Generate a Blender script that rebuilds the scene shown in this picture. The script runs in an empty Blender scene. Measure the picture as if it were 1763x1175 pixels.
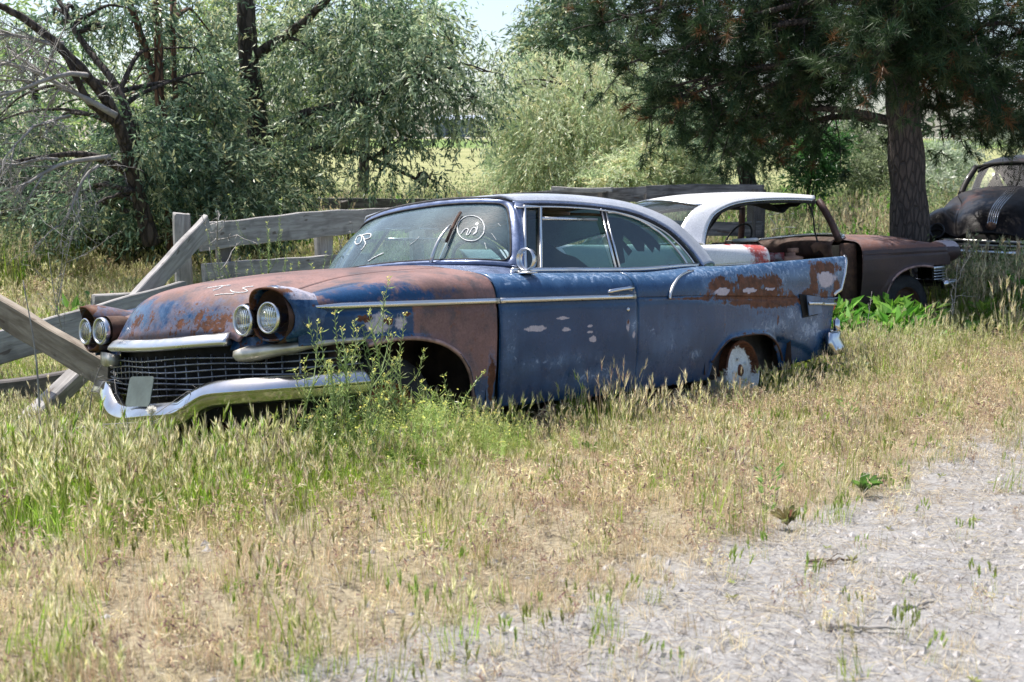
import bpy, bmesh, math, random
import numpy as np
from mathutils import Vector, Matrix
SC = bpy.context.scene
COL = SC.collection
R = math.radians

# ------------------------------------------------------------------ camera, sky, sun, exposure
cam_data = bpy.data.cameras.new('camera'); cam = bpy.data.objects.new('camera', cam_data); COL.objects.link(cam)
cam.location = (0, 0, 1.633); cam.rotation_euler = (R(90 - 9.359), 0, 0)
cam_data.sensor_width = 36; cam_data.lens = 1973.5 / 1763 * 36
cam_data.clip_start = .05; cam_data.clip_end = 3000
cam_data.dof.use_dof = True; cam_data.dof.focus_distance = 6.6; cam_data.dof.aperture_fstop = 5.6
SC.camera = cam
SUN_EL, SUN_AZ = R(65), math.atan2(.69, -.72)          # azimuth measured from +X, counter-clockwise
sun_dir = Vector((math.cos(SUN_EL) * math.cos(SUN_AZ), math.cos(SUN_EL) * math.sin(SUN_AZ), math.sin(SUN_EL)))
w = bpy.data.worlds.new('World'); SC.world = w; w.use_nodes = True
nt = w.node_tree; sky = nt.nodes.new('ShaderNodeTexSky'); sky.sky_type = 'NISHITA'; sky.sun_disc = False
sky.sun_elevation = SUN_EL; sky.sun_rotation = math.pi / 2 - SUN_AZ
sky.air_density = .9; sky.dust_density = 2.2; sky.ozone_density = 1.0
bg = nt.nodes['Background']; bg.inputs[1].default_value = .15
nt.links.new(sky.outputs[0], bg.inputs[0])
sd = bpy.data.lights.new('sun', 'SUN'); sd.energy = 5.0; sd.angle = R(.53); sd.color = (1, .955, .89)
so = bpy.data.objects.new('sun', sd); COL.objects.link(so); so.rotation_euler = sun_dir.to_track_quat('Z', 'Y').to_euler()
SC.view_settings.view_transform = 'Standard'; SC.view_settings.look = 'None'; SC.view_settings.exposure = .62; SC.view_settings.gamma = 1
SC.render.engine = 'CYCLES'
SC.cycles.max_bounces = 8; SC.cycles.transparent_max_bounces = 12; SC.cycles.diffuse_bounces = 3; SC.cycles.glossy_bounces = 3
SC.cycles.transmission_bounces = 4; SC.cycles.caustics_reflective = False; SC.cycles.caustics_refractive = False
SC.cycles.use_denoising = True; SC.cycles.sample_clamp_indirect = 6

# ------------------------------------------------------------------ helpers
def at(px, py, Y):
    """point at distance Y straight ahead whose direction is measured off the photograph"""
    a = R(-9.359); u, v = (px - 881.5) / 1973.5, (587.5 - py) / 1973.5
    d = np.array([u, math.cos(a) - v * math.sin(a), math.sin(a) + v * math.cos(a)]); return np.array([0, 0, 1.633]) + d * (Y / d[1])
rng = np.random.default_rng(7)
def tag(o, label=None, cat=None, group=None, kind=None):
    if label: o['label'] = label
    if cat: o['category'] = cat
    if group: o['group'] = group
    if kind: o['kind'] = kind
    return o
def empty(name, loc=(0, 0, 0), rot=(0, 0, 0), **k):
    o = bpy.data.objects.new(name, None); COL.objects.link(o); o.location = loc; o.rotation_euler = rot
    o.empty_display_size = .1
    return tag(o, **k)
def mesh(name, V, F, mat, parent=None, smooth=True, attrs=None, col=None, matidx=None, link=True, **k):
    """V (n,3); F list of arrays/lists of polygons with equal or mixed sizes"""
    me = bpy.data.meshes.new(name)
    V = np.asarray(V, np.float32)
    if isinstance(F, np.ndarray):
        n, c = F.shape; loops = F.ravel(); starts = np.arange(n) * c; tot = np.full(n, c)
    else:
        tot = np.array([len(f) for f in F]); starts = np.concatenate([[0], np.cumsum(tot)[:-1]]) if len(F) else np.array([]); loops = np.concatenate([np.asarray(f) for f in F]); n = len(F)
    me.vertices.add(len(V)); me.vertices.foreach_set('co', V.ravel())
    me.loops.add(len(loops)); me.loops.foreach_set('vertex_index', loops.astype(np.int32))
    me.polygons.add(n); me.polygons.foreach_set('loop_start', starts.astype(np.int32)); me.polygons.foreach_set('loop_total', tot.astype(np.int32))
    if matidx is not None: me.polygons.foreach_set('material_index', np.asarray(matidx, np.int32))
    me.polygons.foreach_set('use_smooth', np.full(n, bool(smooth)))
    me.update(calc_edges=True)
    for a, v in (attrs or {}).items():
        at = me.attributes.new(a, 'FLOAT', 'POINT'); at.data.foreach_set('value', np.asarray(v, np.float32).ravel())
    if col is not None:
        c4 = np.ones((len(V), 4), np.float32); c4[:, :3] = col
        at = me.attributes.new('col', 'FLOAT_COLOR', 'POINT'); at.data.foreach_set('color', c4.ravel())
    for m in (mat if isinstance(mat, (list, tuple)) else [mat]): me.materials.append(m)
    o = bpy.data.objects.new(name, me)
    if link: COL.objects.link(o)
    if parent is not None: o.parent = parent
    return tag(o, **k)
def join(parts):
    V = []; F = []; o = 0
    for v, f in parts:
        v = np.asarray(v, float); V.append(v)
        F += [[i + o for i in q] for q in (f.tolist() if isinstance(f, np.ndarray) else f)]
        o += len(v)
    return np.concatenate(V), F
def grid(P, close_u=False, close_v=False, flip=False):
    P = np.asarray(P, float); nu, nv = P.shape[:2]
    I = np.arange(nu * nv).reshape(nu, nv)
    if close_u: I = np.concatenate([I, I[:1]])
    if close_v: I = np.concatenate([I, I[:, :1]], 1)
    F = np.stack([I[:-1, :-1], I[1:, :-1], I[1:, 1:], I[:-1, 1:]], -1).reshape(-1, 4)
    return P.reshape(-1, 3), (F[:, ::-1] if flip else F)
def mir(vf):
    v, f = vf; v = np.array(v, float); v[:, 1] *= -1
    return v, ([list(q)[::-1] for q in f] if not isinstance(f, np.ndarray) else f[:, ::-1])
def herm(xs, ys, x):
    """smooth monotone-limited interpolation; ys (k,...)"""
    xs = np.asarray(xs, float); ys = np.asarray(ys, float); x = np.asarray(x, float)
    if xs[0] > xs[-1]: xs = xs[::-1]; ys = ys[::-1]
    sh = (len(xs),) + (1,) * (ys.ndim - 1)
    h = np.diff(xs).reshape(-1, *sh[1:]); d = np.diff(ys, axis=0) / h
    m = np.zeros_like(ys)
    m[0] = d[0]; m[-1] = d[-1]
    if len(xs) > 2:
        a, b = d[:-1], d[1:]; w1 = 2 * h[1:] + h[:-1]; w2 = h[1:] + 2 * h[:-1]
        with np.errstate(divide='ignore', invalid='ignore'):
            mm = (w1 + w2) / (w1 / a + w2 / b)
        m[1:-1] = np.where(a * b > 0, np.nan_to_num(mm), 0)
    x = np.clip(x, xs[0], xs[-1])
    i = np.clip(np.searchsorted(xs, x) - 1, 0, len(xs) - 2)
    hh = (xs[i + 1] - xs[i]); t = (x - xs[i]) / hh
    t = t.reshape(t.shape + (1,) * (ys.ndim - 1)); hh = hh.reshape(t.shape)
    return ys[i] * (2 * t**3 - 3 * t**2 + 1) + ys[i + 1] * (3 * t**2 - 2 * t**3) + hh * (m[i] * (t**3 - 2 * t**2 + t) + m[i + 1] * (t**3 - t**2))
def crom(P, n, closed=False):
    """Catmull-Rom through points P (k,3), n samples per segment"""
    P = np.asarray(P, float); k = len(P)
    if closed: Q = np.concatenate([P[-1:], P, P[:2]]); segs = k
    else: Q = np.concatenate([2 * P[:1] - P[1:2], P, 2 * P[-1:] - P[-2:-1]]); segs = k - 1
    out = []
    for s in range(segs):
        a, b, c, d = Q[s:s + 4]
        t = (np.arange(n) / n).reshape(-1, *(1,) * (P.ndim - 1))
        out.append(.5 * ((2 * b) + (-a + c) * t + (2 * a - 5 * b + 4 * c - d) * t**2 + (-a + 3 * b - 3 * c + d) * t**3))
    out = np.concatenate(out)
    return out if closed else np.concatenate([out, P[-1:]])
def frames(path, up=(0, 0, 1), closed=False):
    path = np.asarray(path, float)
    t = np.roll(path, -1, 0) - np.roll(path, 1, 0) if closed else np.gradient(path, axis=0)
    t /= np.linalg.norm(t, axis=1, keepdims=True) + 1e-12
    up = np.broadcast_to(np.asarray(up, float), path.shape)
    s = np.cross(t, up); s /= np.linalg.norm(s, axis=1, keepdims=True) + 1e-12
    u = np.cross(s, t)
    return t, s, u
def sweep(path, prof, up=(0, 0, 1), closed=False, scale=None, cap=True):
    """prof (m,2): offsets along side and up"""
    path = np.asarray(path, float); t, s, u = frames(path, up, closed); prof = np.asarray(prof, float)
    sc = np.full(len(path), 1.) * (1. if scale is None else np.asarray(scale, float))
    P = path[:, None] + (s[:, None] * prof[None, :, :1] + u[:, None] * prof[None, :, 1:]) * sc[:, None, None]
    v, f = grid(P, close_u=closed, close_v=True)
    f = f.tolist()
    if cap and not closed:
        m = len(prof); f.append(list(range(m))); f.append([(len(path) - 1) * m + i for i in range(m)][::-1])
    return v, f
def circ(r, n=8, ry=None): a = np.arange(n) * 2 * np.pi / n; return np.stack([r * np.cos(a), (ry or r) * np.sin(a)], 1)
def rectp(w, h, b=.15):
    x, y = w / 2, h / 2; b = b * min(w, h)
    return np.array([(-x + b, -y), (x - b, -y), (x, -y + b), (x, y - b), (x - b, y), (-x + b, y), (-x, y - b), (-x, -y + b)])
def tube(path, r, n=7, up=(0, 0, 1), closed=False, **k):
    r = np.asarray(r, float); return sweep(path, circ(1, n), up, closed, scale=np.full(len(path), 1.) * r, **k)
def box(c, s, rot=None, bev=.1):
    x, y, z = np.array(s) / 2; b = bev * min(x, y, z) * 2
    P = []
    prof = rectp(2 * x, 2 * y, bev)
    for zz, k in ((-z, 1), (-z + b, 0), (z - b, 0), (z, 1)):
        q = prof * (np.array([(x - b) / x, (y - b) / y]) if k else 1)
        P.append(np.concatenate([q, np.full((8, 1), zz)], 1))
    v, f = grid(np.array(P), close_v=True); f = f.tolist(); f.append(list(range(8))); f.append([24 + i for i in range(8)][::-1])
    f = [q[::-1] for q in f]
    if rot is not None: v = v @ np.array(rot).T
    return v + np.array(c), f
def lathe(prof, n=24, axis=0, centre=(0, 0, 0)):
    """prof list of (along, radius)"""
    prof = np.array(prof, float); a = np.arange(n) * 2 * np.pi / n
    P = np.zeros((len(prof), n, 3)); o = [i for i in range(3) if i != axis]
    P[..., axis] = prof[:, :1]; P[..., o[0]] = prof[:, 1:] * np.cos(a); P[..., o[1]] = prof[:, 1:] * np.sin(a)
    v, f = grid(P, close_v=True)
    return v + np.array(centre), f

# ------------------------------------------------------------------ materials
def newmat(name):
    m = bpy.data.materials.new(name); m.use_nodes = True; return m, m.node_tree, m.node_tree.nodes['Principled BSDF']
class N:
    """tiny node-graph writer"""
    def __init__(s, nt): s.nt = nt
    def node(s, t, **k):
        n = s.nt.nodes.new(t)
        for a, v in k.items(): setattr(n, a, v)
        return n
    def put(s, sock, v):
        if isinstance(v, bpy.types.NodeSocket): s.nt.links.new(v, sock)
        elif v is not None:
            if isinstance(v, (tuple, list)) and len(v) == 3 and sock.type == 'RGBA': v = (*v, 1)
            sock.default_value = v
    def math(s, op, a, b=None, c=None, clamp=False):
        n = s.node('ShaderNodeMath', operation=op, use_clamp=clamp)
        s.put(n.inputs[0], a); s.put(n.inputs[1], b); s.put(n.inputs[2], c); return n.outputs[0]
    def mix(s, f, a, b, mode='MIX'):
        n = s.node('ShaderNodeMix', data_type='RGBA', blend_type=mode)
        s.put(n.inputs[0], f); s.put(n.inputs[6], a); s.put(n.inputs[7], b); return n.outputs[2]
    def noise(s, scale, detail=4, rough=.55, vec=None, dist=0.):
        n = s.node('ShaderNodeTexNoise'); n.inputs['Scale'].default_value = scale; n.inputs['Detail'].default_value = detail
        n.inputs['Roughness'].default_value = rough; n.inputs['Distortion'].default_value = dist
        s.put(n.inputs['Vector'], vec if vec is not None else s.obj()); return n.outputs[0]
    def obj(s):
        if not hasattr(s, '_o'): s._o = s.node('ShaderNodeTexCoord').outputs['Object']
        return s._o
    def scaled(s, v, loc=(0, 0, 0), rot=(0, 0, 0)):
        n = s.node('ShaderNodeMapping'); n.inputs['Scale'].default_value = v; n.inputs['Location'].default_value = loc; n.inputs['Rotation'].default_value = rot
        s.put(n.inputs[0], s.obj()); return n.outputs[0]
    def ramp(s, f, lo, hi, a=0., b=1.):
        n = s.node('ShaderNodeMapRange', interpolation_type='SMOOTHSTEP'); s.put(n.inputs[0], f)
        n.inputs[1].default_value = lo; n.inputs[2].default_value = hi; n.inputs[3].default_value = a; n.inputs[4].default_value = b; return n.outputs[0]
    def attr(s, name, out='Fac'):
        n = s.node('ShaderNodeAttribute'); n.attribute_name = name; return n.outputs[out]
    def bump(s, h, strength=.3, dist=.01):
        n = s.node('ShaderNodeBump'); n.inputs['Strength'].default_value = strength; n.inputs['Distance'].default_value = dist
        s.put(n.inputs['Height'], h); return n.outputs[0]
def simple(name, colr, rough=.6, metal=0., var=.25, scale=8., bump=0., bscale=60., spec=.5):
    m, t, b = newmat(name); n = N(t)
    f = n.noise(scale, 6, .6)
    n.put(b.inputs['Base Color'], n.mix(n.ramp(f, .3, .7), tuple(c * (1 - var) for c in colr), tuple(min(1, c * (1 + var)) for c in colr)))
    b.inputs['Metallic'].default_value = metal
    n.put(b.inputs['Roughness'], n.ramp(n.noise(scale * 2.3, 4), .3, .7, max(.03, rough - .08), min(1, rough + .1)))
    b.inputs['Specular IOR Level'].default_value = spec
    if bump: n.put(b.inputs['Normal'], n.bump(n.noise(bscale, 5), bump, .004))
    return m
def chrome(name, colr=(.78, .79, .80), rough=.12, dirt=.35):
    m, t, b = newmat(name); n = N(t)
    pit = n.ramp(n.noise(60, 5, .65), .66, .74); film = n.ramp(n.noise(5, 4), .35, .75)
    d = n.math('MULTIPLY', pit, dirt, clamp=True)
    n.put(b.inputs['Base Color'], n.mix(d, n.mix(n.math('MULTIPLY', film, dirt), colr, (.42, .40, .36)), (.16, .09, .05)))
    n.put(b.inputs['Metallic'], n.math('SUBTRACT', 1, n.math('MULTIPLY', d, .8)))
    n.put(b.inputs['Roughness'], n.math('ADD', n.math('MULTIPLY', film, .22), n.math('ADD', n.math('MULTIPLY', pit, .4), rough)))
    n.put(b.inputs['Normal'], n.bump(n.noise(7, 3), .08, .02))
    return m
def glassy(name, tint=(.80, .92, .90), dust=.2, dustcol=(.45, .52, .52), refl=1.):
    m, t, b = newmat(name); n = N(t); t.nodes.remove(b)
    tr = n.node('ShaderNodeBsdfTransparent'); n.put(tr.inputs[0], tint)
    gl = n.node('ShaderNodeBsdfGlossy'); gl.inputs['Roughness'].default_value = .02; n.put(gl.inputs[0], (.95 * refl, .98 * refl, refl))
    fr = n.node('ShaderNodeLayerWeight'); fr.inputs[0].default_value = .5
    lw = n.math('ADD', n.math('MULTIPLY', n.math('POWER', fr.outputs['Facing'], 5), .9), .065, clamp=True)
    m1 = n.node('ShaderNodeMixShader'); n.put(m1.inputs[0], lw); n.put(m1.inputs[1], tr.outputs[0]); n.put(m1.inputs[2], gl.outputs[0])
    df = n.node('ShaderNodeBsdfDiffuse'); n.put(df.inputs[0], dustcol)
    spk = n.ramp(n.noise(160, 3, .7), .45, .75); cloud = n.ramp(n.noise(3.5, 5), .3, .75)
    f = n.math('MULTIPLY', n.math('ADD', n.math('MULTIPLY', spk, .8), n.math('ADD', n.math('MULTIPLY', cloud, .7), .35)), dust, clamp=True)
    m2 = n.node('ShaderNodeMixShader'); n.put(m2.inputs[0], f); n.put(m2.inputs[1], m1.outputs[0]); n.put(m2.inputs[2], df.outputs[0])
    t.links.new(m2.outputs[0], t.nodes['Material Output'].inputs[0])
    return m
M = {}
M['chrome'] = chrome('chrome', (.60, .61, .63), .07, .7); M['chrome_dull'] = chrome('chrome_dull', (.55, .55, .53), .28, .7)
M['alu'] = chrome('aluminium_trim', (.66, .67, .68), .22, .30)
M['black'] = simple('dark_cavity', (.012, .011, .010), .9, 0, .4, 10)
M['rubber'] = simple('weathered_rubber', (.02, .02, .021), .75, 0, .4, 14, .3)
M['tyre'] = simple('old_tyre', (.028, .028, .03), .8, 0, .4, 9, .4, 40)
M['rust_dark'] = simple('dark_rust', (.07, .035, .022), .85, 0, .5, 12, .6, 50)
M['rust_orange'] = simple('orange_rust', (.36, .11, .04), .85, 0, .45, 14, .6, 60)
M['glass'] = glassy('side_glass', (.42, .58, .55), .06, (.20, .26, .26))
M['windshield'] = glassy('dusty_windshield', (.50, .66, .66), .26, (.30, .42, .46))
M['chalk'] = simple('chalk_paint', (.85, .85, .82), .8, 0, .08)
M['vinyl_dark'] = simple('dark_vinyl', (.035, .036, .04), .6, 0, .4, 9, .2)
M['vinyl_teal'] = simple('faded_teal_vinyl', (.085, .16, .15), .6, 0, .3, 7, .3)
M['dash_blue'] = simple('blue_dash', (.10, .17, .22), .45, 0, .3, 6)
M['headliner'] = simple('torn_headliner', (.30, .20, .13), .9, 0, .5, 5, .3)
M['lamp_glass'] = None
M['red_lens'] = simple('red_lens', (.45, .02, .02), .15, 0, .2, 20)
M['plate'] = simple('blank_plate', (.15, .18, .165), .55, .3, .2, 9, .2)

def paint(name, base, base2, rough=.32, brown=(.235, .135, .120), brown2=(.120, .075, .070), orust=(.15, .058, .028), pale=(.47, .42, .45), hazec=(.24, .31, .43), coat=.22, brough=.55):
    """car paint worn by vertex fields: brown (faded primer), rust, pale (bare primer), haze (chalking, painted shoulder sheen)"""
    m, t, b = newmat(name); n = N(t)
    big = n.noise(2.2, 5, .6); med = n.noise(9, 6, .65); fine = n.noise(42, 6, .7)
    streak = n.noise(1, 5, .6, n.scaled((14, 14, 1.6)))
    wob = n.math('ADD', n.math('MULTIPLY', n.math('SUBTRACT', med, .5), 1.5), n.math('MULTIPLY', n.math('SUBTRACT', fine, .5), .9))
    c = n.mix(n.ramp(big, .35, .65), base, base2)
    hz = n.math('ADD', n.attr('haze'), n.math('MULTIPLY', n.math('SUBTRACT', n.math('ADD', n.math('MULTIPLY', streak, .5), n.math('MULTIPLY', med, .5)), .5), 1.3))
    c = n.mix(n.math('MULTIPLY', n.ramp(hz, .2, 1.1), .85), c, hazec)
    scr = n.ramp(n.math('ADD', n.math('MULTIPLY', n.noise(17, 7, .75, dist=1.2), 1.), n.math('MULTIPLY', n.attr('haze'), .34)), .76, .90)
    c = n.mix(n.math('MULTIPLY', scr, .80), c, tuple(min(1, .22 + x * 1.2) for x in hazec))
    fb = n.ramp(n.math('ADD', n.attr('brown'), n.math('MULTIPLY', wob, .55)), .38, .62)
    bb = n.mix(n.ramp(n.noise(3.1, 5), .35, .68), brown, brown2); bb = n.mix(n.math('MULTIPLY', n.ramp(n.noise(5.3, 6, .7), .50, .66), .7), bb, tuple((x + .02) * .75 for x in (brown2[2], brown2[2], brown2[2] * 1.15))); bb = n.mix(n.math('MULTIPLY', n.ramp(n.noise(13, 6, .75), .56, .68), .55), bb, tuple(x * 1.35 for x in orust)); c = n.mix(fb, c, bb)
    pl = n.ramp(n.math('ADD', n.attr('pale'), n.math('MULTIPLY', wob, .50)), .44, .56)
    c = n.mix(pl, c, pale)
    drip = n.noise(1, 5, .65, n.scaled((26, 26, 2.2))); wob2 = n.math('ADD', n.math('MULTIPLY', wob, .80), n.math('ADD', n.math('MULTIPLY', n.math('SUBTRACT', n.noise(20, 5, .7, dist=.8), .5), .9), n.math('MULTIPLY', n.math('SUBTRACT', drip, .5), .7)))
    rv = n.math('ADD', n.attr('rust'), n.math('MULTIPLY', wob2, n.ramp(n.attr('rust'), .05, .5, .25, .8)))
    halo = n.ramp(rv, .22, .45)
    c = n.mix(n.math('MULTIPLY', halo, .45), c, hazec)
    rs = n.ramp(rv, .44, .54)
    c = n.mix(rs, c, n.mix(n.ramp(n.noise(23, 6, .7), .35, .65), tuple(x * .45 for x in orust), orust))
    mott = n.ramp(n.noise(90, 5, .8), .3, .7, .78, 1.18); mm = n.node('ShaderNodeMix', data_type='RGBA', blend_type='MULTIPLY'); mm.inputs[0].default_value = 1; n.put(mm.inputs[6], c); cmb = n.node('ShaderNodeCombineColor'); [n.put(cmb.inputs[i], mott) for i in range(3)]; n.put(mm.inputs[7], cmb.outputs[0]); c = mm.outputs[2]
    spots = n.ramp(n.noise(27, 6, .72), .66, .70)
    c = n.mix(n.math('MULTIPLY', spots, n.math('ADD', n.math('MULTIPLY', fb, .6), .03)), c, orust)
    n.put(b.inputs['Base Color'], c)
    matte = n.math('MAXIMUM', n.math('MAXIMUM', fb, rs), pl)
    n.put(b.inputs['Roughness'], n.math('ADD', n.math('ADD', rough, n.math('MULTIPLY', n.ramp(med, .3, .7), .12)), n.math('MULTIPLY', matte, brough - rough)))
    n.put(b.inputs['Coat Weight'], n.math('MULTIPLY', n.math('SUBTRACT', 1, matte), coat)); b.inputs['Coat Roughness'].default_value = .10; b.inputs['Specular IOR Level'].default_value = .22
    n.put(b.inputs['Normal'], n.bump(n.math('ADD', n.math('MULTIPLY', n.noise(1.7, 2), 2.2), n.math('SUBTRACT', n.math('MULTIPLY', fine, .12), n.math('MULTIPLY', rs, .35))), .25, .012))
    return m
M['blue'] = paint('worn_blue_paint', (.004, .034, .098), (.010, .050, .130), rough=.24, hazec=(.075, .15, .27))
M['whiteroof'] = paint('white_roof_paint', (.44, .47, .53), (.34, .37, .43), .3, hazec=(.5, .5, .5))
M['browncar'] = paint('brown_weathered_body', (.075, .046, .044), (.055, .037, .039), .38, brown=(.21, .105, .08), brown2=(.15, .085, .075), hazec=(.2, .17, .18), coat=.1)
M['white_body'] = paint('white_weathered_body', (.72, .72, .73), (.62, .62, .65), .35, brown=(.45, .06, .06), brown2=(.4, .08, .07), hazec=(.55, .5, .5))
M['blackcar'] = paint('black_weathered_body', (.006, .005, .006), (.010, .007, .007), .5, brown=(.08, .035, .03), brown2=(.05, .025, .02), hazec=(.05, .045, .05), coat=.1)
M['pillar'] = simple('oxidised_blue_steel', (.19, .235, .36), .28, .5, .25, 9, .15)
# ------------------------------------------------------------------ the body shell shared by the two old coupes (car axes: +X nose, +Y its left, Z up, origin below the front axle)
def blobs(a, b, L):
    o = np.zeros(len(a))
    for (ca, cb, ra, rb, *k) in L:
        s = k[0] if k else 1.
        o = np.maximum(o, s * np.clip(1 - .5 * np.sqrt(((a - ca) / ra)**2 + ((b - cb) / rb)**2), 0, 1))
    return o
sm = lambda x, a, b: (lambda t: t * t * (3 - 2 * t))(np.clip((x - a) / (b - a), 0, 1))
UPX = [-.53, -.2, .1, .35, .5, .58, .64, .70]
UP = np.array([
 [(.937,.817),(.932,.86),(.915,.905),(.878,.945),(.80,.972),(.70,.992),(.58,1.013),(.48,1.028),(.34,1.042),(.17,1.050),(0,1.052)],
 [(.935,.817),(.930,.86),(.912,.905),(.870,.940),(.79,.963),(.69,.980),(.58,.998),(.48,1.013),(.34,1.030),(.17,1.040),(0,1.043)],
 [(.932,.817),(.926,.86),(.905,.900),(.860,.930),(.78,.945),(.69,.955),(.58,.972),(.48,.994),(.34,1.013),(.17,1.024),(0,1.027)],
 [(.918,.817),(.910,.85),(.890,.880),(.850,.903),(.78,.912),(.68,.908),(.58,.922),(.48,.962),(.34,.988),(.17,.998),(0,1.001)],
 [(.900,.817),(.895,.845),(.875,.868),(.840,.882),(.77,.882),(.67,.868),(.575,.872),(.485,.932),(.34,.956),(.17,.966),(0,.969)],
 [(.880,.810),(.875,.835),(.860,.850),(.830,.862),(.76,.862),(.67,.848),(.565,.828),(.485,.885),(.34,.918),(.17,.928),(0,.931)],
 [(.850,.800),(.845,.82),(.830,.830),(.800,.840),(.74,.840),(.66,.820),(.555,.765),(.485,.812),(.34,.855),(.17,.868),(0,.871)],
 [(.820,.790),(.815,.80),(.800,.810),(.780,.815),(.72,.810),(.64,.780),(.548,.703),(.485,.712),(.34,.716),(.17,.717),(0,.717)]])
def ylow(x, z):
    p = np.interp(z, [.25, .35, .5, .65, .80, .84], [.865, .888, .915, .930, .938, .937])
    s = np.interp(x, [-4.55, -4.0, -3.2, -2.2, -.5, .1, .35, .5, .6, .7], [.955, .968, .985, 1, 1, .995, .98, .962, .94, .90])
    return p * s
ARCHF = np.array([(-.392, .30), (-.385, .34), (-.368, .405), (-.336, .491), (-.274, .570), (-.156, .633), (-.01, .664), (.133, .668), (.236, .658), (.29, .648)])
ARCHR = np.array([(-3.42, .30), (-3.40, .36), (-3.36, .42), (-3.28, .49), (-3.145, .547), (-3.0, .556), (-2.887, .555), (-2.70, .541), (-2.582, .485), (-2.49, .40), (-2.47, .30)])
def bottom(x):
    z = np.interp(x, [-4.1, -3.98, -3.4, -2.4, -1.5, -.5], [.36, .345, .312, .295, .285, .298])
    z = np.where((x > -.392) & (x <= .30), np.interp(x, ARCHF[:, 0], ARCHF[:, 1]), z)
    z = np.where(x > .30, np.interp(x, [.30, .5, .7], [.668, .662, .66]), z)
    z = np.where((x > -3.42) & (x < -2.47), np.interp(x, ARCHR[:, 0], ARCHR[:, 1]), z)
    return z
CREASE = np.array([(-4.1, .335), (-4.03, .345), (-3.894, .372), (-3.713, .45), (-3.46, .508), (-3.145, .549), (-2.9, .556)])
def xs_between(a, b, extra=()):
    n = max(2, int(abs(b - a) / .018)); x = list(np.linspace(a, b, n))
    for e in extra:
        if a < e < b: x.append(e)
    return np.array(sorted(x))
DENSE = [-.392, -.389, -.385, -.378, -.3715, -.368, -3.42, -3.41, -3.40, -3.385, -2.47, -2.477, -2.483, -2.49]
def tail_x(x, z):
    e = np.interp(z, [.30, .347, .407, .635, .80, .825, .953, 1.08], [-4.03, -4.03, -4.083, -4.12, -4.16, -4.27, -4.345, -4.42])
    return np.where(x < -3.9, -3.9 + (x + 3.9) * (e + 3.9) / (-.52), x)
def low_panel(x0, x1, nv=34, ztop=.817, tail=False):
    X = xs_between(x0, x1, DENSE); v = np.linspace(0, 1, nv)
    zb = bottom(X); Z = ztop + (zb[:, None] - ztop) * v[None]
    XX = np.repeat(X[:, None], nv, 1)
    Y = ylow(XX, Z)
    zc = np.interp(XX, CREASE[:, 0], CREASE[:, 1]); k = ((XX < -3.30) & (XX > -4.4))
    Y = Y - np.where(k, .030 * sm(zc - Z, -.004, .012), 0)
    # raised lip round the openings, sculpted flare behind the front wheel, a waist line in the door
    dz = Z - zb[:, None]; inarch = ((XX > -.40) & (XX < .30)) | ((XX > -3.42) & (XX < -2.45))
    Y += np.where(inarch, .012 * np.exp(-(dz / .022)**2), 0)
    fl = np.interp(XX, [-.50, -.36, -.12, .1], [.36, .56, .64, .66])
    Y += np.where((XX > -.5) & (XX < .1), .010 * sm(fl - Z, -.01, .04) * np.interp(XX, [-.5, -.4, 0, .1], [0, 1, 1, 0]), 0)
    Y += .006 * np.sin(XX * 7.1) * np.sin(Z * 11) * .5 - .006 * np.exp(-((Z - .80) / .012)**2)
    if tail: XX = tail_x(XX, Z)
    return np.stack([XX, Y, Z], -1)
SX = [-.53, -1.9, -2.15, -2.4, -2.76, -3.12, -3.5, -3.92, -4.42]
SU = np.array([
 [(.937,.817),(.935,.86),(.922,.90),(.895,.937),(.86,.957),(.825,.968),(.800,.973)],
 [(.937,.817),(.935,.86),(.922,.90),(.895,.937),(.86,.957),(.825,.968),(.800,.975)],
 [(.937,.817),(.935,.86),(.924,.903),(.900,.940),(.865,.962),(.825,.978),(.795,.988)],
 [(.937,.815),(.936,.86),(.928,.906),(.912,.945),(.880,.974),(.82,.992),(.775,1.002)],
 [(.932,.805),(.933,.855),(.930,.906),(.918,.960),(.888,.993),(.82,1.004),(.745,1.010)],
 [(.925,.795),(.927,.850),(.926,.910),(.914,.975),(.882,1.014),(.82,1.010),(.73,1.003)],
 [(.917,.785),(.920,.850),(.920,.920),(.907,.990),(.876,1.034),(.82,1.022),(.73,.995)],
 [(.905,.775),(.910,.850),(.910,.930),(.898,1.01),(.872,1.053),(.82,1.035),(.74,.975)],
 [(.893,.765),(.898,.850),(.898,.940),(.888,1.03),(.868,1.077),(.825,1.05),(.76,.95)]])
def up_side(x0, x1, tail=False, rows=None):
    X = xs_between(x0, x1); S = herm(SX, SU, X)
    out = np.stack([crom(s, 5) for s in S]); Xg = np.repeat(X[:, None], out.shape[1], 1)
    if tail: Xg = tail_x(Xg, out[..., 1])
    return np.stack([Xg, out[..., 0], out[..., 1]], -1)
def clip_rows(x0, x1, r0, r1, nose=0.):
    X = xs_between(x0, x1); U = np.array(UPX); S = herm(U, UP, X)
    out = np.stack([crom(s, 5) for s in S])[:, r0 * 5:r1 * 5 + 1]
    Xg = np.repeat(X[:, None], out.shape[1], 1)
    Xg = Xg + .10 * sm(Xg, .2, .7) * np.clip(1 - (out[..., 0] / .52)**2, 0, 1) * .9    # hood nose bows forward at the centre line
    return np.stack([Xg, out[..., 0], out[..., 1]], -1)
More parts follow.
